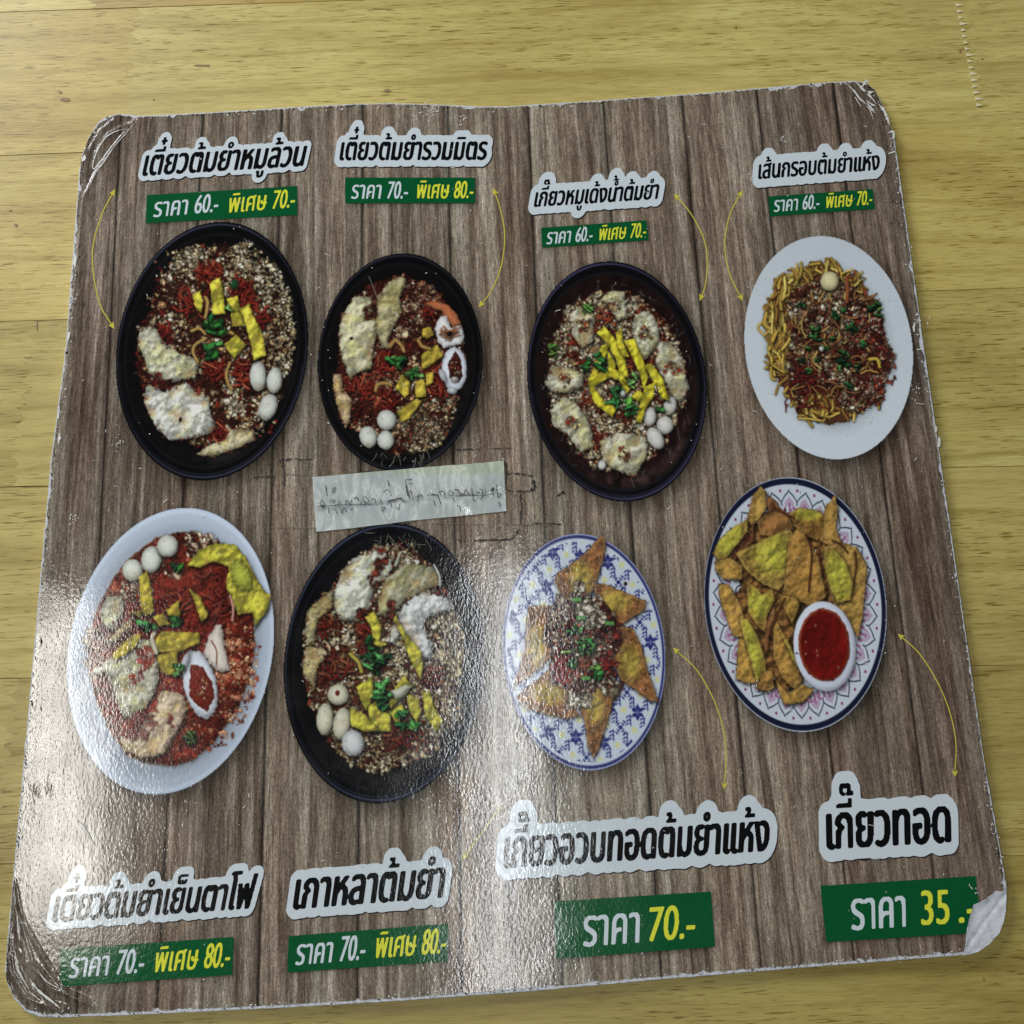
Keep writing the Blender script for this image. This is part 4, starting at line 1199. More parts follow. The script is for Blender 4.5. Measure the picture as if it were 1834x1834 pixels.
def dish_5():
    d = Dish(DISH[4], 505); pid = d.plate('bowl'); R = d.R
    col = np.ones(R.shape + (3,)) * np.array((170, 184, 202.)); col *= (1 + .10 * np.exp(-((R - .975) / .02) ** 2) - .12 * np.exp(-((R - .84) / .05) ** 2) - .16 * np.clip((R - .988) / .012, 0, 1) - .05 * d.v)[..., None]
    d.comp((slice(None), slice(None)), np.clip(.5 - d.dR / (d.q * 1.5), 0, 1), col, pid)
    F = [(760, 205), (880, 225), (1000, 290), (1120, 420), (1180, 600), (1190, 860), (1170, 1060), (1090, 1260), (960, 1450), (820, 1580), (700, 1610), (560, 1600), (430, 1550), (330, 1420), (240, 1220), (190, 1000), (200, 820), (240, 680), (330, 500), (430, 370), (600, 240)]
    soup = d.part('red_noodle_soup'); d.poly(F, (112, 84, 62), soup, wob=5, dome=.1, sh=.25, tex=.1); Fi = [(720 + (x - 720) * .985, 900 + (y - 900) * .985) for x, y in F]
    d.poly(Fi, (112, 34, 22), soup, wob=6, dome=.2, sh=0, tex=.18, nscale=3, relief=.15)
    d.crumbs([Fi], 500, (5, 12), [(150, 48, 30), (126, 34, 22), (110, 28, 18), (170, 84, 56)], .15, pid=soup)
    d.crumbs([(1080, 1050, 130, 330, .1), (900, 1350, 170, 180, .5)], 420, (5, 11), [(186, 120, 86), (160, 76, 50), (200, 150, 110), (120, 34, 22)], .15, pid=soup)
    d.crumbs([(860, 290, 160, 80, .3), (680, 430, 90, 50, .3), (480, 560, 90, 90, 0), (230, 900, 60, 130, 0)], 330, (5, 11), [(180, 150, 120), (90, 50, 40), (60, 30, 26), (200, 180, 150)], .4, pid=soup)
    d.grit(soup, .16)
    for g in [(700, 650, 90, 90, 12), (980, 640, 80, 110, 12), (930, 450, 70, 50, 7), (560, 1000, 50, 40, 6), (400, 820, 50, 40, 6)]: d.threads(*g, 90, 7, [(140, 38, 26), (118, 28, 20), (160, 66, 48)], soup)
    st = (d.id == soup)[..., None] * np.clip(d.N[4] + .5 * d.N[3], -1, 1)[..., None]; d.rgb = np.clip(d.rgb * (1 + .22 * st), 0, 240)
    d.lump([(262, 690), (300, 600), (400, 590), (400, 680), (350, 780), (300, 790)], spk=10, col=(190, 190, 170)); d.lump([(300, 860), (360, 800), (470, 700), (440, 790), (340, 880)], 'pork_slice', (196, 176, 150), 16)
    d.lump([(210, 1060), (330, 960), (430, 880), (560, 860), (590, 960), (610, 1040), (580, 1180), (480, 1310), (400, 1300), (350, 1180), (330, 1060)], 'pork_slice', (190, 188, 166), 10)
    d.lump([(400, 1420), (480, 1440), (600, 1230), (640, 1160), (760, 1200), (770, 1290), (700, 1430), (640, 1530), (520, 1550), (410, 1500)], 'pork_slice', (204, 180, 150), 24)
    d.crumbs([(500, 1370, 110, 80, -.4)], 90, (7, 13), [(150, 80, 70), (176, 110, 96), (130, 50, 40)], .3, pid=soup)
    d.crumbs([(540, 960, 50, 70, .3), (480, 1080, 40, 40, 0), (590, 1250, 20, 40, 0), (680, 1350, 20, 50, 0)], 50, (8, 15), [(180, 60, 46), (150, 40, 30)], .2)
    d.ball(459, 438, 62, 66, col=(206, 212, 200), marks=1); d.ball(570, 375, 60, 80, .1, (206, 212, 200), marks=1); d.ball(668, 293, 62, 66, .2, (206, 212, 200), marks=2)
    d.chip([(815, 420), (880, 340), (960, 305), (1070, 310), (1130, 380), (1190, 500), (1230, 560), (1265, 580), (1240, 660), (1175, 745), (1165, 670), (1085, 680), (1050, 600), (1020, 520), (1040, 430), (960, 400), (880, 430)], (176, 172, 48), (150, 122, 50), 'fried_wonton')
    d.ell(1110, 470, 60, 110, -.35, (184, 192, 60), len(d.names) - 1, wob=.15, dome=.5, depth=30, sh=0, tex=.12)
    for p in [[(500, 490), (545, 455), (572, 560), (578, 680), (540, 700), (512, 690)], [(660, 680), (730, 628), (740, 700), (700, 730)], [(600, 870), (640, 810), (840, 815), (845, 870), (740, 920), (610, 925)], [(345, 930), (450, 830), (500, 830), (470, 900), (360, 970)], [(805, 560), (860, 600), (905, 700), (870, 740)], [(610, 950), (720, 930), (725, 1040), (680, 1060), (630, 1040)], [(580, 720), (640, 700), (680, 760), (620, 770)], [(450, 690), (510, 680), (500, 720)]]: d.chip(p, (180, 164, 48))
    sq = d.part('squid_ring'); d.ell(862, 1120, 98, 208, -.22, (196, 204, 214), sq, wob=.04, dome=.3, depth=14, tex=.03)
    d.poly([(808, 1000), (880, 1015), (935, 1110), (948, 1200), (905, 1285), (855, 1250), (795, 1190), (800, 1100)], (120, 40, 26), soup, wob=5, dome=.2, sh=0, tex=.3); d.crumbs([(880, 1150, 40, 80, -.2)], 40, (5, 10), [(190, 130, 90), (150, 50, 34)], .3, pid=soup)
    d.ell(772, 990, 22, 66, .35, (190, 196, 204), sq)
    s2 = d.part('squid_piece'); d.poly([(890, 880), (920, 820), (960, 765), (990, 765), (1010, 880), (1040, 1030), (980, 1045), (920, 1000), (885, 930)], (206, 196, 184), s2, wob=7, dome=.4, depth=16, tex=.06); d.strand([(930, 860), (960, 920), (960, 1000)], 4, (140, 70, 50), s2, sh=0)
    d.strand([(600, 790), (575, 850), (600, 930)], 14, (196, 186, 160), d.part('bean_sprout')); d.strand([(1040, 590), (1060, 660), (1055, 740)], 8, (200, 140, 120), d.part('bean_sprout'))
    d.greens(530, 770, 50, 30, 9, cols=((60, 140, 70), (90, 160, 80), (40, 110, 60))); d.greens(725, 740, 16, 20, 4); d.greens(730, 1040, 12, 30, 4); d.greens(800, 1440, 40, 30, 8, cols=((80, 120, 50), (60, 100, 44))); d.greens(720, 430, 14, 30, 3)
    d.finish('a', 'picture of a pale blue-white bowl of red soup with squid ring and three fish balls')


def dish_6():
    d = Dish(DISH[5], 606); bw = black_bowl(d, (6, 6, 8), (70, 80, 116), (10, 10, 12), 1.2)
    F = [(690, 195), (820, 210), (960, 260), (1060, 400), (1130, 520), (1180, 700), (1200, 900), (1170, 1100), (1130, 1260), (1020, 1440), (930, 1540), (800, 1570), (680, 1620), (560, 1580), (430, 1490), (330, 1360), (270, 1200), (220, 1000), (230, 820), (250, 660), (300, 540), (410, 460), (480, 330), (580, 240)]
    soup = d.part('pork_and_noodles'); d.base(F, (78, 38, 26), soup)
    d.crumbs([F], 900, (6, 13), REDS[:3] + [(120, 80, 50), (150, 110, 70)], .4, pid=soup)
    d.crumbs([(1080, 820, 130, 250, .1), (1080, 1200, 110, 150, 0), (640, 1500, 180, 90, .1), (560, 1420, 150, 90, 0), (900, 960, 120, 160, 0), (950, 1380, 120, 140, 0)], 1100, (6, 13), MEAT[:4] + [(110, 60, 40)], .55, pid=soup)
    d.crumbs([(420, 760, 160, 200, 0), (860, 230, 140, 60, .2)], 200, (6, 12), MIX, .5, pid=soup)
    d.crumbs([F], 1500, (7, 15), [(206, 186, 142), (184, 156, 112), (222, 208, 172), (150, 116, 74)], .4, pid=soup)
    d.grit(soup, .3)
    for g in [(350, 640, 60, 110, 18), (600, 760, 30, 110, 12), (400, 960, 120, 80, 20), (700, 320, 40, 80, 12), (840, 1370, 120, 90, 16), (1000, 1000, 80, 60, 8)]: d.threads(*g, 90, 8, [(130, 40, 26), (110, 30, 20), (150, 80, 50)], soup)
    d.lump([(410, 480), (480, 350), (540, 280), (640, 250), (700, 230), (760, 300), (740, 400), (650, 440), (640, 560), (560, 650), (450, 640), (420, 560)], spk=40, col=(200, 204, 186))
    d.lump([(700, 520), (740, 400), (860, 320), (1020, 340), (1060, 430), (960, 480), (840, 540), (760, 640), (690, 610)], spk=40, col=(172, 170, 136))
    d.lump([(770, 720), (860, 560), (960, 500), (1100, 530), (1140, 600), (980, 650), (970, 720), (1020, 800), (1000, 890), (920, 860), (830, 740), (790, 800), (765, 790)], spk=20, col=(200, 206, 204), yellow=.1)
    d.lump([(235, 700), (250, 610), (310, 540), (400, 480), (390, 580), (310, 660), (290, 800), (240, 815)], 'pork_slice', (186, 176, 130), 26)
    d.lump([(215, 900), (240, 830), (330, 830), (370, 870), (300, 960), (290, 1080), (230, 1010)], 'pork_slice', (196, 178, 134), 36)
    d.crumbs([(700, 300, 36, 90, .1), (650, 410, 40, 50, 0), (600, 620, 50, 40, 0), (760, 590, 30, 60, .2)], 90, (7, 13), REDS + [(90, 44, 28)], .4)
    for a in [(436, 1122, 66, 66, 0), (352, 1272, 52, 100, .06), (458, 1300, 54, 100, .18), (527, 1422, 70, 82, 0)]: d.ball(*a, col=(206, 204, 176) if a[0] != 527 else (200, 206, 206), marks=4)
    d.ell(430, 1110, 14, 18, 0, (150, 40, 30), sh=0)
    for p in [[(608, 650), (660, 615), (700, 700), (690, 780), (730, 800), (700, 820), (655, 800), (640, 700)], [(785, 670), (805, 650), (850, 740), (940, 850), (950, 930), (940, 1010), (880, 900), (840, 780)], [(555, 1080), (645, 1015), (650, 1120), (610, 1205), (580, 1160)], [(630, 1200), (700, 1150), (755, 1240), (750, 1340), (640, 1340)], [(520, 1210), (600, 1250), (680, 1340), (600, 1345), (520, 1310)], [(750, 1220), (830, 1185), (845, 1240), (800, 1300)], [(860, 1120), (930, 1150), (945, 1220), (920, 1290), (880, 1220)], [(960, 1110), (1010, 1120), (1030, 1200), (1080, 1280), (1040, 1340), (980, 1250)], [(800, 1060), (840, 1010), (885, 1070), (850, 1120), (760, 1200), (755, 1130)]]: d.chip(p, (182, 178, 54))
    d.poly([(755, 1100), (860, 1060), (885, 1075), (830, 1140), (790, 1150)], (196, 202, 180), soup, tex=.05)
    d.strand([(510, 870), (560, 920), (580, 980)], 13, (180, 164, 60), d.part('fried_wonton_strip'))
    d.strand([(820, 240), (790, 320)], 10, (170, 170, 140), d.part('bean_sprout')); d.strand([(1030, 320), (1060, 380), (1065, 440)], 8, (190, 194, 184), d.part('bean_sprout'))
    d.greens(660, 900, 70, 90, 22, cols=((50, 130, 66), (80, 160, 80), (34, 100, 56), (120, 184, 96))); d.greens(710, 1110, 36, 90, 12, cols=((50, 130, 66), (80, 160, 80))); d.greens(830, 1290, 16, 60, 5); d.greens(905, 1320, 16, 26, 3); d.greens(625, 810, 14, 40, 4)
    d.finish('a', 'picture of a black bowl of noodles with four fish balls, partly washed out by glare')


def fried(d, pts, col=(172, 156, 48), edge=(128, 82, 38), name='fried_wonton', depth=34, wob=5, puff=None):
    pid = d.part(name)
    d.poly(pts, col, pid, wob=wob, dome=.30, depth=depth * .5, tex=.04, hl=.0, sh=.75, off=14, nscale=2, edge=None, relief=.16)
    p = np.asarray(pts, float); w = d.win(p[:, 0].min(), p[:, 1].min(), p[:, 0].max(), p[:, 1].max())
    sd = poly_sd(d.X[w], d.Y[w], p); m_ = d.id[w] == pid
    f = np.clip(np.exp(np.clip(sd, -1e3, 0) / depth) * 1.2 + .28 * d.N[3][w] + .2 * d.N[2][w], 0, 1)
    if puff is not None:
        g = np.hypot((d.X[w] - puff[0]) / puff[2], (d.Y[w] - puff[1]) / puff[3]); f = np.clip(g ** 2 * .8 + .2 * d.N[2][w] - .05, 0, 1)
    c_ = np.array(edge, float)[None, None] * (1 + .12 * d.N[1][w] + .12 * d.B[4][w] + .08 * d.B[3][w] + .04 * d.B[2][w])[..., None]
    a = np.where(m_, f * .92, 0)[..., None]
    d.rgb[w] = d.rgb[w] * (1 - a) + c_ * a
    rim = (np.exp(-((sd + 11 + 3 * d.N[2][w]) / 4.5) ** 2) * .42 * m_)[..., None]
    d.rgb[w] = d.rgb[w] * (1 - rim) + np.array((190, 152, 84.)) * rim
    out_ = (np.exp(-((sd + 1) / 4.0) ** 2) * .55 * m_)[..., None]
    d.rgb[w] = d.rgb[w] * (1 - out_) + np.array((78, 44, 24.)) * out_
    cr = (np.exp(-((d.N[3][w] + .5 * d.N[4][w]) / .07) ** 2) * .38 * m_)[..., None]
    d.rgb[w] = d.rgb[w] * (1 - cr) + np.array((92, 54, 28.)) * cr
    bl = np.where(m_ & (d.N[1][w] > .5), .30, 0)[..., None]      # pale blisters
    d.rgb[w] = d.rgb[w] * (1 - bl) + np.array((206, 176, 110.)) * bl
    return pid


def dish_7():
    d = Dish(DISH[6], 707); pid = d.plate('plate'); R = d.R
    col = np.ones(R.shape + (3,)) * np.array((188, 200, 214.))
    d.comp((slice(None), slice(None)), np.clip(.5 - d.dR / (d.q * 1.5), 0, 1), col, pid)
    NAVY = (34, 42, 118); YEL = (200, 203, 140)
    px_, py_ = 205, 260; rot = .18

    def leaf(x, y, a, l_, w_, c_):
        l_ *= 1.22; w_ *= 1.3
        ca, sa = math.cos(a), math.sin(a); w = d.win(x - l_ * 1.3, y - l_ * 1.3, x + l_ * 1.3, y + l_ * 1.3)
        if d.X[w].size < 4: return
        X, Y = d.X[w] - x, d.Y[w] - y; u = (X * ca + Y * sa) / l_; v = (-X * sa + Y * ca) / w_
        al = np.clip((1 - np.abs(u) - np.abs(v)) * w_ / d.q * .9 + .35, 0, 1) * (d.R[w] < .93) * (np.abs(u) < 1)
        d.comp(w, al, np.array(c_, float), None, newA=False)
    for i in range(-1, 9):
        for j in range(-1, 9):
            for (qx, qy, kind) in ((0, 0, 0), (.5, .5, 1), (.5, 0, 2), (0, .5, 2), (.25, .25, 3), (.75, .75, 3), (.75, .25, 3), (.25, .75, 3)):
                X0 = (i + qx) * px_; Y0 = (j + qy) * py_; x = X0 * math.cos(rot) - Y0 * math.sin(rot) + 90; y = X0 * math.sin(rot) + Y0 * math.cos(rot) - 130
                if kind == 0:
                    for k in range(6): a = k * 1.047 + .5; leaf(x + 27 * math.cos(a), y + 35 * math.sin(a), math.atan2(35 * math.sin(a), 27 * math.cos(a)), 24, 13, NAVY)
                elif kind == 1:
                    leaf(x, y, .5, 17, 17, NAVY)
                    for sg in (-1, 1):
                        for q in (24, 40): leaf(x - q * .7, y + sg * q, .9 * sg, 18, 6, NAVY); leaf(x + q * .7, y + sg * q, -.9 * sg, 18, 6, NAVY)
                elif kind == 2:
                    for k in range(5): a = k * 1.256; leaf(x + 12 * math.cos(a), y + 15 * math.sin(a), a, 14, 8, YEL)
                else:
                    for sg in (-1, 1):
                        leaf(x + sg * 10, y - 24, 1.1 * sg + .4, 19, 6, NAVY); leaf(x + sg * 10, y + 4, 1.1 * sg + .4, 19, 6, NAVY); leaf(x + sg * 12, y + 30, 1.1 * sg + .4, 17, 5.5, NAVY)
    ring = np.clip(1.35 - np.abs(R - .972) / .016, 0, 1)[..., None] * np.clip(1 - d.dR / d.q, 0, 1)[..., None]
    d.rgb = d.rgb * (1 - ring) + np.array((30, 34, 104.)) * ring
    lt = np.exp(-((R - .992) / .006) ** 2)[..., None] * .6; d.rgb = d.rgb * (1 - lt) + np.array((120, 126, 180.)) * lt
    W_ = [([(800, 90), (818, 160), (800, 260), (760, 400), (740, 470), (640, 520), (590, 620), (560, 560), (520, 480), (478, 410), (500, 350), (580, 300), (680, 220)], (650, 400, 110, 200)),
          ([(760, 450), (830, 440), (930, 480), (1020, 520), (1115, 560), (1100, 620), (1000, 680), (940, 720), (860, 700), (800, 600)], (900, 560, 150, 110)),
          ([(275, 620), (380, 610), (490, 620), (520, 760), (450, 930), (360, 1020), (260, 1100), (172, 1150), (210, 1050), (250, 900), (262, 740)], (330, 880, 90, 210)),
          ([(940, 760), (1040, 780), (1090, 900), (1130, 1050), (1180, 1190), (1205, 1270), (1150, 1260), (1040, 1180), (950, 1120), (900, 1000), (920, 860)], (1010, 1010, 110, 170)),
          ([(205, 1250), (300, 1170), (400, 1090), (450, 1040), (560, 1150), (580, 1300), (620, 1380), (540, 1400), (400, 1370), (280, 1330), (215, 1290)], (420, 1230, 170, 110)),
          ([(640, 1250), (720, 1170), (820, 1170), (880, 1260), (850, 1400), (810, 1520), (780, 1620), (748, 1680), (710, 1600), (690, 1450), (660, 1360)], (760, 1330, 90, 170))]
    d.poly([(860, 1180), (980, 1120), (960, 1200), (870, 1330)], (110, 54, 34), d.part('fried_wonton'), wob=4, tex=.15, sh=.4)
    for p, pf in W_:
        c0 = np.mean(p, 0); p = [tuple(c0 + (np.array(v) - c0) * 1.10) for v in p]
        fried(d, p, (168, 146, 52), (128, 78, 42), puff=(pf[0], pf[1], pf[2] * .85, pf[3] * .85))
    C = [(480, 500), (560, 560), (640, 420), (700, 520), (800, 520), (860, 620), (960, 720), (960, 860), (900, 960), (920, 1100), (880, 1220), (780, 1180), (720, 1260), (660, 1340), (570, 1330), (560, 1200), (440, 1160), (430, 1010), (440, 900), (370, 850), (400, 720), (440, 620)]
    C = [(690 + (x - 690) * .97, 870 + (y - 870) * .98) for x, y in C]
    pm = d.part('minced_pork_topping'); d.poly(C, (82, 34, 26), pm, wob=16, dome=.1, tex=.3, sh=.4)
    d.crumbs([C], 1200, (8, 17), [(204, 184, 150), (186, 150, 116), (220, 210, 190), (200, 176, 146), (130, 44, 32), (106, 30, 22), (150, 80, 56), (70, 26, 20)], .55, pid=pm)
    d.crumbs([(720, 650, 120, 80, .5), (870, 1180, 70, 60, 0), (640, 1290, 80, 50, 0)], 120, (10, 20), [(216, 204, 176), (196, 176, 140)], .5, pid=pm)
    d.grit(pm, .3)
    d.threads(520, 1060, 70, 90, 14, 90, 9, [(186, 50, 36), (150, 36, 26)], pm); d.threads(640, 1040, 60, 60, 8, 80, 7, [(190, 90, 60)], pm); d.threads(860, 1020, 60, 60, 8, 80, 7, [(160, 40, 30)], pm)
    GC = ((50, 140, 54), (80, 168, 66), (34, 104, 46), (130, 196, 80))
    d.greens(690, 890, 110, 70, 26, 'spring_onion', GC, (18, 36)); d.greens(600, 770, 40, 30, 6, 'spring_onion', GC); d.greens(770, 1080, 26, 60, 7, 'spring_onion', GC); d.greens(600, 1020, 18, 40, 5, 'spring_onion', GC)
    for x, y in [(625, 547), (655, 680), (865, 720), (690, 1120)]: d.poly([(x - 36, y - 16), (x + 34, y - 14), (x + 36, y + 14), (x - 32, y + 16)], (84, 150, 70), d.part('spring_onion'), wob=2, depth=6)
    d.ell(980, 430, 14, 16, 0, (60, 36, 26), pid, sh=0)
    d.finish('a', 'picture of a blue-patterned plate of fried wontons arranged like a star')


def dish_8():
    d = Dish(DISH[7], 808); pid = d.plate('plate'); R, TH = d.R, d.TH
    col = np.ones(R.shape + (3,)) * np.array((190, 201, 213.))
    al0 = np.clip(.5 - d.dR / (d.q * 1.5), 0, 1)
    d.comp((slice(None), slice(None)), al0, col, pid)

    def ink(mask, c_):
        m_ = (np.clip(mask, 0, 1) * al0)[..., None]; d.rgb = d.rgb * (1 - m_) + np.array(c_, float) * m_
    aa = lambda dist, w_: np.clip((w_ - np.abs(dist)) / (d.q * .9) + .5, 0, 1)
    ink(np.clip((R - .938) / .006, 0, 1) * np.clip((.992 - R) / .006, 0, 1), (20, 24, 52))
    n_ = 30; ph = (TH / (2 * math.pi) * n_) % 1 - .5; rr = R * d.rx            # one petal per sector
    # petal arcs: pointed outer edge
    outer = .880 - .075 * np.abs(ph * 2) ** 1.4 * 1.0 + .012 * np.exp(-(ph / .05) ** 2)
    ink(aa((R - outer) * d.rx, 4.0), (22, 24, 44))
    ink(aa((np.abs(ph) - .5) * 2 * math.pi * R * d.rx / n_, 3.0) * (R > .775) * (R < .812), (22, 24, 44))
    PK = (150, 78, 128)
    fan = ((np.sin(ph * 2 * math.pi * 3.0 + 1.57) > .25) & (R > .715) & (R < .80 - .05 * np.abs(ph * 2))).astype(float)
    ink(fan * .85, PK)
    for q in (.025, .045, .065): ink(aa((R - (outer - .03 - q * .9)) * d.rx, 2.2) * (np.abs(ph) < .30), PK)
    ph2 = (ph + 1.0) % 1 - .5; ink(np.clip((9 - np.hypot(ph2 * 2 * math.pi * R * d.rx / n_, (R - .895) * d.rx)) / d.q, 0, 1), (140, 50, 96))
    ph4 = (TH / (2 * math.pi) * 54) % 1 - .5
    dd = np.hypot(ph4 * 2 * math.pi * R * d.rx / 54, (R - .665) * d.rx)
    ink(np.clip((7 - dd) / d.q, 0, 1) * (np.sin(TH) > .2), (24, 24, 40))
    for (x, y, r0, c_) in [(325, 820, 34, (24, 24, 40)), (345, 720, 30, (24, 24, 40)), (430, 510, 30, (24, 24, 40)), (650, 1110, 30, (24, 24, 40)), (640, 1010, 34, PK), (700, 1040, 24, PK), (790, 1530, 28, PK), (860, 1510, 26, PK), (580, 1500, 26, PK), (680, 290, 22, PK)]:
        ink(aa(np.hypot(d.X - x, (d.Y - y) / 1.2) - r0, 4) * (d.X > x - 60), c_)
    ink(np.clip((10 - np.hypot(d.X - 622, d.Y - 275)) / d.q, 0, 1), (24, 24, 40))
    E_ = (140, 108, 46)
    d.poly([(200, 540), (330, 380), (450, 300), (640, 290), (880, 340), (980, 480), (1130, 600), (1130, 900), (1000, 980), (780, 900), (690, 1040), (740, 1420), (640, 1500), (420, 1420), (330, 1200), (250, 900), (330, 800), (300, 700)], (112, 76, 36), d.part('fried_wonton'), wob=12, tex=.2, relief=.3, sh=.5)
    L = [([(370, 330), (400, 180), (460, 108), (490, 150), (500, 260), (450, 340), (400, 400)], None, (148, 116, 50)),
         ([(500, 170), (560, 220), (590, 270), (520, 300), (500, 250)], None, (96, 52, 30)),
         ([(300, 500), (420, 350), (410, 480), (330, 560), (260, 640), (220, 620)], None, (90, 46, 28)),
         ([(140, 560), (180, 470), (280, 380), (370, 330), (370, 420), (290, 520), (230, 600), (170, 615)], (250, 480, 140, 170), E_),
         ([(145, 620), (250, 590), (340, 650), (330, 740), (200, 735), (160, 690)], None, (142, 110, 46)),
         ([(430, 350), (500, 290), (600, 270), (660, 320), (680, 400), (560, 460), (450, 440)], None, (116, 78, 38)),
         ([(640, 300), (720, 255), (850, 280), (900, 320), (880, 420), (840, 480), (740, 440), (680, 380)], (770, 290, 120, 60), (120, 80, 34)),
         ([(880, 280), (920, 220), (960, 165), (975, 250), (965, 400), (1000, 500), (920, 520), (850, 480), (880, 380)], None, (138, 106, 46)),
         ([(290, 560), (420, 500), (540, 440), (650, 400), (700, 460), (700, 600), (640, 740), (580, 815), (480, 780), (400, 720), (340, 660)], (550, 570, 150, 150), (142, 112, 48)),
         ([(640, 480), (700, 400), (760, 440), (850, 600), (870, 720), (900, 860), (790, 920), (700, 880), (600, 850), (620, 700)], None, (136, 100, 42)),
         ([(880, 520), (990, 490), (1100, 520), (1170, 640), (1160, 800), (1140, 1000), (1110, 1140), (1040, 1000), (940, 900), (900, 760), (870, 620)], None, (140, 108, 48)),
         ([(880, 540), (950, 530), (1030, 620), (1080, 760), (1060, 880), (970, 900), (920, 800), (885, 660)], (980, 710, 140, 220), (150, 120, 40)),
         ([(175, 770), (240, 770), (330, 920), (360, 1080), (340, 1130), (270, 1120), (220, 980), (185, 880)], None, (154, 118, 50)),
         ([(360, 740), (440, 800), (470, 840), (540, 800), (555, 880), (500, 1000), (510, 1120), (430, 1050), (370, 960)], (450, 900, 110, 130), (126, 84, 36)),
         ([(570, 830), (700, 860), (720, 920), (670, 1040), (620, 960)], None, (130, 100, 38)),
         ([(540, 900), (560, 940), (520, 1100), (500, 1240), (470, 1180), (500, 1040)], None, (100, 58, 28)),
         ([(290, 1400), (310, 1130), (360, 1140), (430, 1300), (430, 1440), (340, 1430)], None, (148, 114, 46)),
         ([(310, 1000), (370, 1000), (440, 1120), (490, 1280), (500, 1420), (440, 1470), (390, 1300), (340, 1120)], (400, 1200, 90, 280), (150, 118, 44)),
         ([(430, 1470), (470, 1350), (540, 1350), (550, 1470), (500, 1490)], None, (132, 94, 40)),
         ([(540, 1040), (570, 1020), (640, 1150), (740, 1400), (700, 1500), (600, 1400), (540, 1260)], None, (142, 106, 44)),
         ([(600, 1130), (640, 1140), (700, 1280), (720, 1380), (660, 1260)], (660, 1240, 60, 140), (150, 120, 40)),
         ([(550, 1400), (640, 1500), (740, 1440), (820, 1480), (740, 1560), (620, 1580), (580, 1500)], None, (148, 114, 46))]
    for p, pf, e_ in L:
        e_ = tuple(np.array(e_) * 1.0)
        if pf is None: fried(d, p, tuple(np.array(e_) * 1.25), e_, 'fried_wonton', 20, 6)
        else: fried(d, p, (172, 170, 50), e_, 'fried_wonton', 20, 6, pf)
    for p in [[(500, 300), (560, 275), (640, 310), (680, 330)], [(620, 870), (560, 1000), (510, 1130)], [(760, 440), (800, 560), (780, 820)], [(850, 540), (870, 700)], [(940, 480), (1000, 510), (1040, 560)], [(1090, 560), (1100, 650), (1080, 760)]]:
        d.strand(p, 7, (88, 48, 26), len(d.names) - 1, sh=.3)
    cup = d.part('sauce_cup'); d.ell(887, 1188, 208, 302, -.10, (192, 200, 216), cup, wob=.004, dome=.14, depth=18, tex=.01, sh=.6, off=14)
    sa = d.part('red_chilli_sauce'); d.ell(884, 1180, 172, 246, -.08, (150, 60, 34), sa, wob=.02, dome=.2, depth=30, tex=.05, sh=.2, off=6)
    d.ell(884, 1180, 156, 230, -.08, (96, 12, 7), sa, wob=.02, dome=-.25, depth=60, tex=.12, sh=0, relief=.1)
    for x, y in [(826, 1050), (760, 1160), (835, 1220), (840, 1250), (980, 1330), (760, 1240)]: d.ell(x, y, 7, 10, .2, (196, 120, 100), sa, sh=0)
    for x, y in [(855, 942), (1040, 1160), (785, 1370), (935, 1410), (700, 1235)]: d.ell(x, y, 8, 7, .2, (96, 30, 24), cup, sh=0)
    d.finish('a', 'picture of an oval navy-rimmed plate of fried wontons with a cup of red sauce')


for f_ in (dish_1, dish_2, dish_3, dish_4, dish_5, dish_6, dish_7, dish_8): f_()


# ------------------------------------------------------------------ wear: flakes, scratches, grime, painted crease glints
def flake(vs, fs, x, y, rx, ry, a, z, n_=6):
    q = []
    for t_ in np.linspace(0, 2 * math.pi, n_, endpoint=False):
        r_ = 1 + rng.uniform(-.45, .45); u, v = rx * r_ * math.cos(t_), ry * r_ * math.sin(t_)
        q.append((x + u * math.cos(a) - v * math.sin(a), y + u * math.sin(a) + v * math.cos(a)))
    w_ = W(*np.array(q).T, z)
    fs.append(tuple(range(len(vs) + n_ - 1, len(vs) - 1, -1))); vs += list(w_)


def inside(x, y, m=6):
    return x_left(np.float64(y)) + m < x < x_right(np.float64(y)) - m and 215 < y < 1775 - (x) * .03


vs, fs = [], []
for _ in range(520):
    x, y = rng.uniform(20, 1790), rng.uniform(215, 1780)
    if not inside(x, y): continue
    flake(vs, fs, x, y, rng.uniform(.5, 1.5) * (2.2 if rng.random() < .12 else 1), rng.uniform(.4, .9), rng.uniform(0, 3.14), T + .0004)
for _ in range(70):
    x, y = rng.uniform(20, 1790), rng.uniform(215, 1780)
    if not inside(x, y): continue
    a = rng.uniform(0, 3.14); l_ = rng.uniform(3, 11)
    p = np.array([(x, y), (x + l_ * .5 * math.cos(a) + rng.uniform(-2, 2), y + l_ * .5 * math.sin(a)), (x + l_ * math.cos(a), y + l_ * math.sin(a))])
    ribbon(spline(p, 4), rng.uniform(.7, 1.4), T + .00041, vs, fs, .4, True)
# clumps named from the picture: (x, y, spread, count)
for x, y, s_, c_ in [(768, 197, 8, 22), (826, 220, 5, 8), (210, 790, 6, 8), (130, 925, 8, 10), (1345, 320, 3, 8), (1402, 250, 3, 7), (1642, 700, 6, 10), (1648, 575, 6, 10), (1550, 1185, 4, 8), (1352, 1228, 6, 10), (1560, 745, 8, 8), (450, 440, 6, 3), (1745, 1592, 4, 6), (1175, 700, 4, 5), (880, 1525, 25, 14), (1010, 1270, 3, 3)]:
    for _ in range(c_):
        a = rng.uniform(0, 3.14)
        flake(vs, fs, x + rng.normal(0, s_), y + rng.normal(0, s_), rng.uniform(1, 3.2), rng.uniform(.5, 1.0), a, T + .00042)
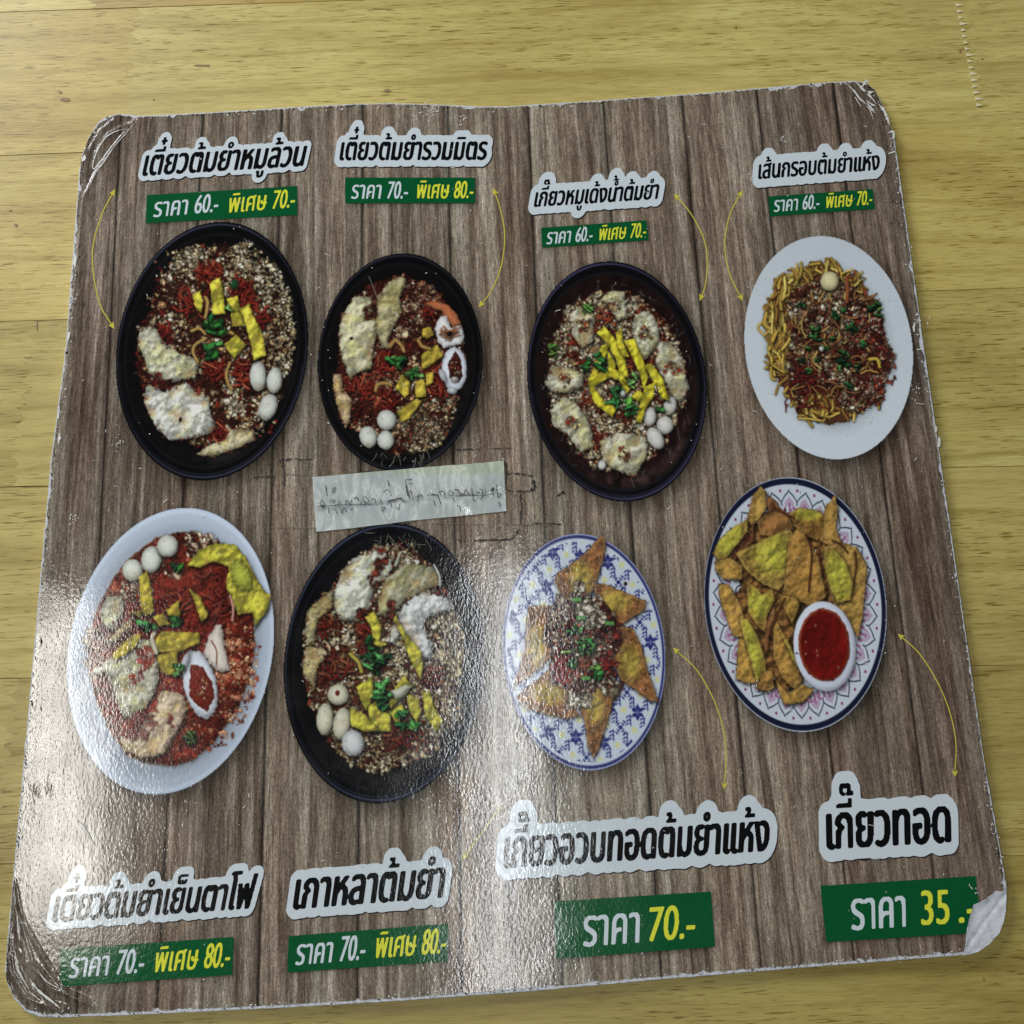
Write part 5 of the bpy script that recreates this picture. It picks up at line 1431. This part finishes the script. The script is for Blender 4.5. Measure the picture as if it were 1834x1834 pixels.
# edge chips
for _ in range(330):
    i = rng.integers(0, len(ol)); x, y = ol[i]; dx, dy = 880 - x, 980 - y; l_ = math.hypot(dx, dy)
    k = rng.uniform(3, 10) * (1.4 if y > 1690 else 1)
    flake(vs, fs, x + dx / l_ * k + rng.normal(0, 3), y + dy / l_ * k, rng.uniform(.6, 2.6), rng.uniform(.5, 1.3), rng.uniform(0, 3.14), T + .00043)
TRS = lambda pts: [(1480 + x / 8.73, 120 + y / 8.73) for x, y in pts]
for pts, w_ in [(TRS([(310, 250), (430, 370), (520, 490), (600, 560), (680, 660), (735, 820)]), 2.6), (TRS([(440, 220), (520, 290), (570, 350), (660, 430), (790, 580)]), 3.2),
                (TRS([(600, 560), (680, 620), (760, 720)]), 4.0), (TRS([(560, 310), (620, 220), (650, 250)]), 4.5), (TRS([(620, 520), (720, 590), (770, 600)]), 2.5),
                (TRS([(820, 580), (900, 680), (950, 800), (990, 900)]), 4.2), (TRS([(960, 1030), (1040, 1010), (1050, 1100), (1000, 1120)]), 3.6), (TRS([(970, 1355), (1070, 1320)]), 2.6),
                (TRS([(450, 470), (540, 620)]), 2.2), (TRS([(600, 350), (640, 400), (760, 380)]), 3.5),
                ([(247, 213), (226, 238), (204, 263), (186, 290), (171, 310), (154, 347)], 1.5),
                ([(232, 231), (214, 233), (193, 243), (178, 262), (170, 280), (166, 296), (169, 302), (182, 286), (200, 262), (219, 240), (231, 231)], 1.8),
                ([(1352 + 290, 936 - 310), (1652, 625)], 2), ([(1335 + 305, 722), (1655, 724)], 1.6),
                ([(30, 1632), (33, 1668), (36, 1685)], 2.6), ([(52, 1752), (70, 1775), (95, 1795), (108, 1806)], 3.4), ([(26, 1700), (33, 1738), (48, 1766)], 2.2), ([(66, 1735), (84, 1758), (118, 1776)], 1.6),  # highlights on the lower-left creases, painted as white streaks
                ([(137, 1468), (150, 1480), (158, 1494), (170, 1515)], 2.2)]:
    ribbon(spline(pts, 6), w_, T + .00046 + (.0006 if pts[0][0] < 120 and pts[0][1] > 1600 else 0), vs, fs, .5, True)
# left edge flakes of bare core
for x, y, rx, ry in [(134, 470, 3.5, 10), (123, 600, 3, 8), (150, 283, 3, 8), (106, 785, 2.5, 8), (104, 745, 2, 5), (1682, 792, 2.5, 8), (1676, 520 + 250, 2, 6), (1637, 585, 2, 9), (1800, 1590, 2.5, 10)]:
    flake(vs, fs, x, y, rx, ry, .06, T + .00044, 8)
o = mesh_obj('scuff_and_glint_mark', vs, fs, SCUFF_GLINT, menu); o['kind'] = 'stuff'  # real scuffs and chips, plus the painted crease highlights

vs, fs = [], []
for _ in range(420):
    i = rng.integers(0, len(ol)); x, y = ol[i]; dx, dy = 880 - x, 980 - y; l_ = math.hypot(dx, dy)
    if rng.random() > (.9 if x < 160 or y < 260 else .6): continue
    k = rng.uniform(2.5, 6)
    tang = math.atan2(dx, -dy)
    flake(vs, fs, x + dx / l_ * k, y + dy / l_ * k, rng.uniform(.8, 3.6), rng.uniform(.5, 1.1), tang, T + .00035)
for _ in range(60):
    x, y = rng.uniform(20, 1790), rng.uniform(215, 1780)
    if inside(x, y): flake(vs, fs, x, y, rng.uniform(.6, 1.6), rng.uniform(.5, 1), rng.uniform(0, 3), T + .00039)
# grime outlines left by old tape round the label
LB = lambda pts: [(430 + x / 2.958, 780 + y / 2.958) for x, y in pts]
for pts, w_, g_ in [(LB([(65, 222), (225, 205), (215, 150), (240, 128), (520, 125)]), 1.8, .45), (LB([(225, 130), (235, 200), (230, 280)]), 2.6, .5),
                    (LB([(170, 405), (390, 378)]), 2.0, .35), (LB([(1140, 75), (1300, 70), (1500, 66)]), 1.8, .5), (LB([(1180, 185), (1400, 195), (1560, 215)]), 1.8, .5),
                    (LB([(1405, 140), (1412, 200), (1408, 280), (1480, 295), (1555, 285), (1552, 225)]), 3.0, .3), (LB([(1485, 290), (1490, 400), (1478, 480), (1440, 545), (1300, 555), (1140, 556)]), 2.6, .3),
                    (LB([(1480, 470), (1560, 465), (1700, 470)]), 1.6, .45), (LB([(1680, 320), (1715, 300), (1710, 330)]), 2.6, .3), (LB([(640, 190), (800, 188), (900, 182)]), 2.4, .3),
                    (LB([(400, 500), (700, 480), (905, 462)]), 1.6, .4)]:
    p = spline(pts, 14)
    i = 0
    while i < len(p) - 3:
        l_ = int(rng.integers(2, 7))
        if rng.random() > g_ * .6:
            seg = p[i:i + l_ + 1] + rng.normal(0, .7, (len(p[i:i + l_ + 1]), 2))
            if len(seg) > 2: ribbon(seg, w_ * rng.uniform(.7, 1.7), T + .00038, vs, fs, .6, True)
        i += l_
for x, y, r_ in [(455, 1165, 1), (1410, 1310, 2)]: flake(vs, fs, x, y, r_, r_, 0, T + .0004)
o = mesh_obj('grime_speck', vs, fs, GRIME, menu); o['kind'] = 'stuff'

vs, fs = [], []
for pts in [LB([(215, 205), (380, 208)]), LB([(165, 488), (395, 490)]), LB([(1380, 470), (1640, 474)]), LB([(350, 205), (375, 235), (390, 270)]), LB([(390, 500), (410, 530)]), LB([(1010, 465), (1300, 470)])]:
    ribbon(spline(pts, 6), 1.1, T + .00043, vs, fs, .4)
for _ in range(46):   # pale creases of the film over the black bowls beside the label
    x = rng.uniform(668, 770); y = rng.uniform(950, 975) if rng.random() < .7 else rng.uniform(806, 826)
    a = rng.normal(1.5, .7); l_ = rng.uniform(5, 22)
    ribbon(spline([(x, y), (x + l_ * .5 * math.cos(a) + rng.uniform(-2, 2), y + l_ * .5 * math.sin(a)), (x + l_ * math.cos(a), y + l_ * math.sin(a))], 4), rng.uniform(.5, 1.2), T + .00044, vs, fs, .4, True)
o = mesh_obj('film_crease', vs, fs, HAIR, menu); o['kind'] = 'stuff'

# ------------------------------------------------------------------ taped paper strip with handwriting
PAPER, nt, b = new_mat('grey_paper_under_tape')
mm = mapping(nt, (1, .32, 1), (0, 0, -.35))
n1 = ramp(nt, noise(nt, 210, 3, mm, .6, 1.2), [(.40, alb((166, 174, 174))), (.56, alb((182, 189, 188))), (.61, alb((205, 210, 206))), (.66, alb((176, 183, 184)))])
n2 = ramp(nt, noise(nt, 60, 3, mapping(nt)), [(.35, (.92, .93, .90)), (.65, 1.02)])
nt.links.new(mix(nt, 'MULTIPLY', 1.0, mix(nt, 'MULTIPLY', 1.0, n1, n2), attr(nt, 'ink')), b.inputs['Base Color'])
laminate(nt, b)
lab = empty('taped_label', 'grey paper strip with faded handwriting taped across the middle of the menu', 'label', (0, 0, 0))
nx, ny = 70, 16
c4 = np.array([(560, 855), (902, 826), (907, 915), (567, 953)], float)
U, V = np.meshgrid(np.linspace(0, 1, nx), np.linspace(0, 1, ny))
Pp = ((1 - U)[..., None] * (1 - V)[..., None] * c4[0] + U[..., None] * (1 - V)[..., None] * c4[1] + U[..., None] * V[..., None] * c4[2] + (1 - U)[..., None] * V[..., None] * c4[3])
Pp[..., 1] += np.sin(U * 9) * .8 * (V > .9) + vnoise(ny, nx, 6, 5) * .5
hgt = T + .00055 + .00016 * vnoise(ny, nx, 6, 9)
Q = W(Pp[..., 0].ravel(), Pp[..., 1].ravel(), T); Q[:, 2] = hgt.ravel()
idx = np.arange(nx * ny).reshape(ny, nx)
fs = np.stack([idx[:-1, :-1], idx[1:, :-1], idx[1:, 1:], idx[:-1, 1:]], -1).reshape(-1, 4)
o = mesh_obj('paper_strip', Q, fs, PAPER, lab, smooth=True)
ink = np.ones((ny, nx, 3)); tri = (V < .26 * (U - .28) / .72 + .02)[..., None]
ink = np.where(tri, np.array((.93, .96, .78)), ink)
ink *= (1 - .25 * np.exp(-((V - (.60 - .02 * U)) / .04) ** 2))[..., None]
set_col(o, 'ink', ink.reshape(-1, 3))
vs, fs = [], []
LA = lambda pts: [(540 + x / 9.17, 810 + y / 9.17) for x, y in pts]
LC = lambda pts: [(720 + x / 8.733, 800 + y / 8.733) for x, y in pts]
HW = [LA([(395, 540), (405, 640), (420, 720)]), LA([(560, 580), (515, 600), (510, 660), (545, 640), (555, 570)]), LA([(330, 780), (300, 850), (340, 900), (370, 840), (330, 780)]),
      LA([(340, 850), (350, 910), (400, 860)]), LA([(460, 820), (500, 780), (550, 790), (500, 830)]), LA([(590, 870), (620, 800), (650, 860)]), LA([(440, 900), (450, 1000)]),
      LA([(520, 930), (560, 950), (580, 1010)]), LA([(650, 920), (660, 1000), (700, 910), (740, 980)]), LA([(720, 860), (740, 790), (800, 850), (820, 780)]), LA([(800, 950), (850, 920), (810, 930)]),
      LA([(860, 770), (900, 730), (930, 790)]), LA([(960, 870), (1030, 720), (1100, 800), (1040, 830), (1020, 780)]), LA([(1140, 780), (1200, 760), (1210, 840)]), LA([(1000, 860), (1080, 850), (1140, 850)]),
      LA([(1270, 860), (1300, 780), (1330, 860)]), LA([(1310, 920), (1330, 970), (1370, 900), (1310, 910)]), LA([(1420, 460), (1435, 550)]), LA([(1340, 660), (1420, 610), (1470, 720)]),
      LA([(1400, 800), (1520, 775), (1640, 760), (1650, 790)]), LA([(1400, 860), (1440, 800), (1480, 900)]), LA([(1560, 900), (1590, 940), (1610, 850)]), LA([(1250, 850), (700, 860), (250, 890)]),
      LC([(50, 530), (90, 510), (160, 515)]), LC([(55, 540), (80, 650), (95, 780)]), LC([(85, 570), (170, 575)]), LC([(110, 810), (130, 680), (170, 830)]), LC([(200, 780), (280, 770), (320, 775)]),
      LC([(240, 850), (270, 740), (320, 770)]), LC([(400, 770), (440, 730), (540, 760)]), LC([(440, 760), (540, 755), (570, 790), (600, 890)]), LC([(490, 830), (515, 915)]), LC([(600, 760), (590, 700), (650, 700), (680, 800)]),
      LC([(720, 750), (740, 690), (790, 700), (800, 760), (740, 760)]), LC([(800, 780), (820, 870)]), LC([(820, 670), (880, 680), (900, 740), (940, 730)]), LC([(960, 750), (1000, 670), (1040, 740)]), LC([(850, 770), (960, 760), (1060, 755), (1200, 760)]),
      LC([(1090, 650), (1100, 740), (1130, 850), (1200, 780)]), LC([(1210, 660), (1250, 680), (1260, 760), (1220, 830)]), LC([(1150, 720), (1220, 710)]), LC([(1290, 600), (1310, 760)]), LC([(1380, 690), (1430, 640), (1420, 780)]),
      LC([(1470, 580), (1500, 800)]), LC([(1500, 740), (1550, 740), (1520, 790)]), LC([(1490, 880), (1530, 880), (1520, 950)]), LC([(860, 920), (900, 930), (915, 1010)]), LC([(1100, 750), (1300, 760), (1420, 740)]), LC([(0, 850), (60, 850)])]
for p in HW: ribbon(spline(p, 5), rng.uniform(.9, 1.5), T + .0009, vs, fs, .5)
for p, w_ in ((LC([(60, 600), (80, 690), (95, 770)]), 2.6), (LA([(1420, 800), (1520, 780), (1600, 755), (1640, 760)]), 2.6), (LC([(1400, 690), (1425, 660), (1430, 690)]), 3.0)): ribbon(spline(p, 5), w_, T + .00093, vs, fs, .4)
for x, y in [(575, 906), (604, 904), (654, 899), (600, 905), (706, 896), (752, 885), (784, 886), (810, 882), (812, 893), (882, 878), (708, 931), (827, 883)]: flake(vs, fs, x, y, rng.uniform(.9, 2.0), rng.uniform(.8, 1.4), 0, T + .00092)
PEN, nt, b = new_mat('black_pen'); b.inputs['Base Color'].default_value = (*lin((66, 68, 72)), 1); b.inputs['Roughness'].default_value = .45
mesh_obj('handwriting', vs, fs, PEN, lab)

# ------------------------------------------------------------------ bare corner where the print has torn off
PC = lambda pts: [(1640 + x / 5.84, 1520 + y / 5.84) for x, y in pts]
tear = PC([(905, 262), (884, 345), (912, 398), (888, 452), (825, 432), (720, 520), (655, 556), (590, 582), (556, 690), (530, 800), (512, 890), (508, 980), (490, 1062), (470, 1112), (560, 1104), (640, 1078), (700, 1045), (780, 985), (870, 880), (915, 770), (938, 650), (942, 500), (936, 350)])
from mathutils.geometry import delaunay_2d_cdt
tp = np.array(resample(tear + [tear[0]], 4))
tp += rng.normal(0, .25, tp.shape)
inner = []
gx, gy = np.meshgrid(np.arange(1718, 1806, 3.0), np.arange(1560, 1716, 3.0))
for x, y in zip(gx.ravel(), gy.ravel()): inner.append((x + rng.uniform(-.6, .6), y + rng.uniform(-.6, .6)))
n0 = len(tp)
r_ = delaunay_2d_cdt([Vector(p) for p in list(map(tuple, tp)) + inner], [], [list(range(n0))], 1, 1e-4)
vv2 = np.array([tuple(v) for v in r_[0]])
fold = PC([(930, 470), (820, 620), (700, 780), (520, 1040)])
lip = PC([(905, 262), (884, 345), (912, 398), (888, 452), (825, 432), (720, 520), (655, 556), (590, 582), (556, 690), (530, 800), (512, 890), (508, 980), (490, 1062)])
df = seg_d(vv2[:, 0], vv2[:, 1], fold); dl = seg_d(vv2[:, 0], vv2[:, 1], lip)
zz = T + .0004 + .0008 * np.exp(-dl / 9) - .00015 * np.exp(-(df / 2.4) ** 2) + .00012 * np.exp(-((df - 8) / 6) ** 2) * (dl < 60)
zz += rng.normal(0, .00004, len(zz))
Q = W(vv2[:, 0], vv2[:, 1], T); Q[:, 2] = zz
PAPERW, nt, b = new_mat('torn_white_paper')
nt.links.new(ramp(nt, noise(nt, 260, 4, mapping(nt), .6), [(.3, alb((176, 180, 186))), (.6, alb((204, 208, 215)))]), b.inputs['Base Color']); b.inputs['Roughness'].default_value = .7
mesh_obj('torn_corner', Q, [tuple(f) for f in r_[2]], PAPERW, menu, smooth=True)
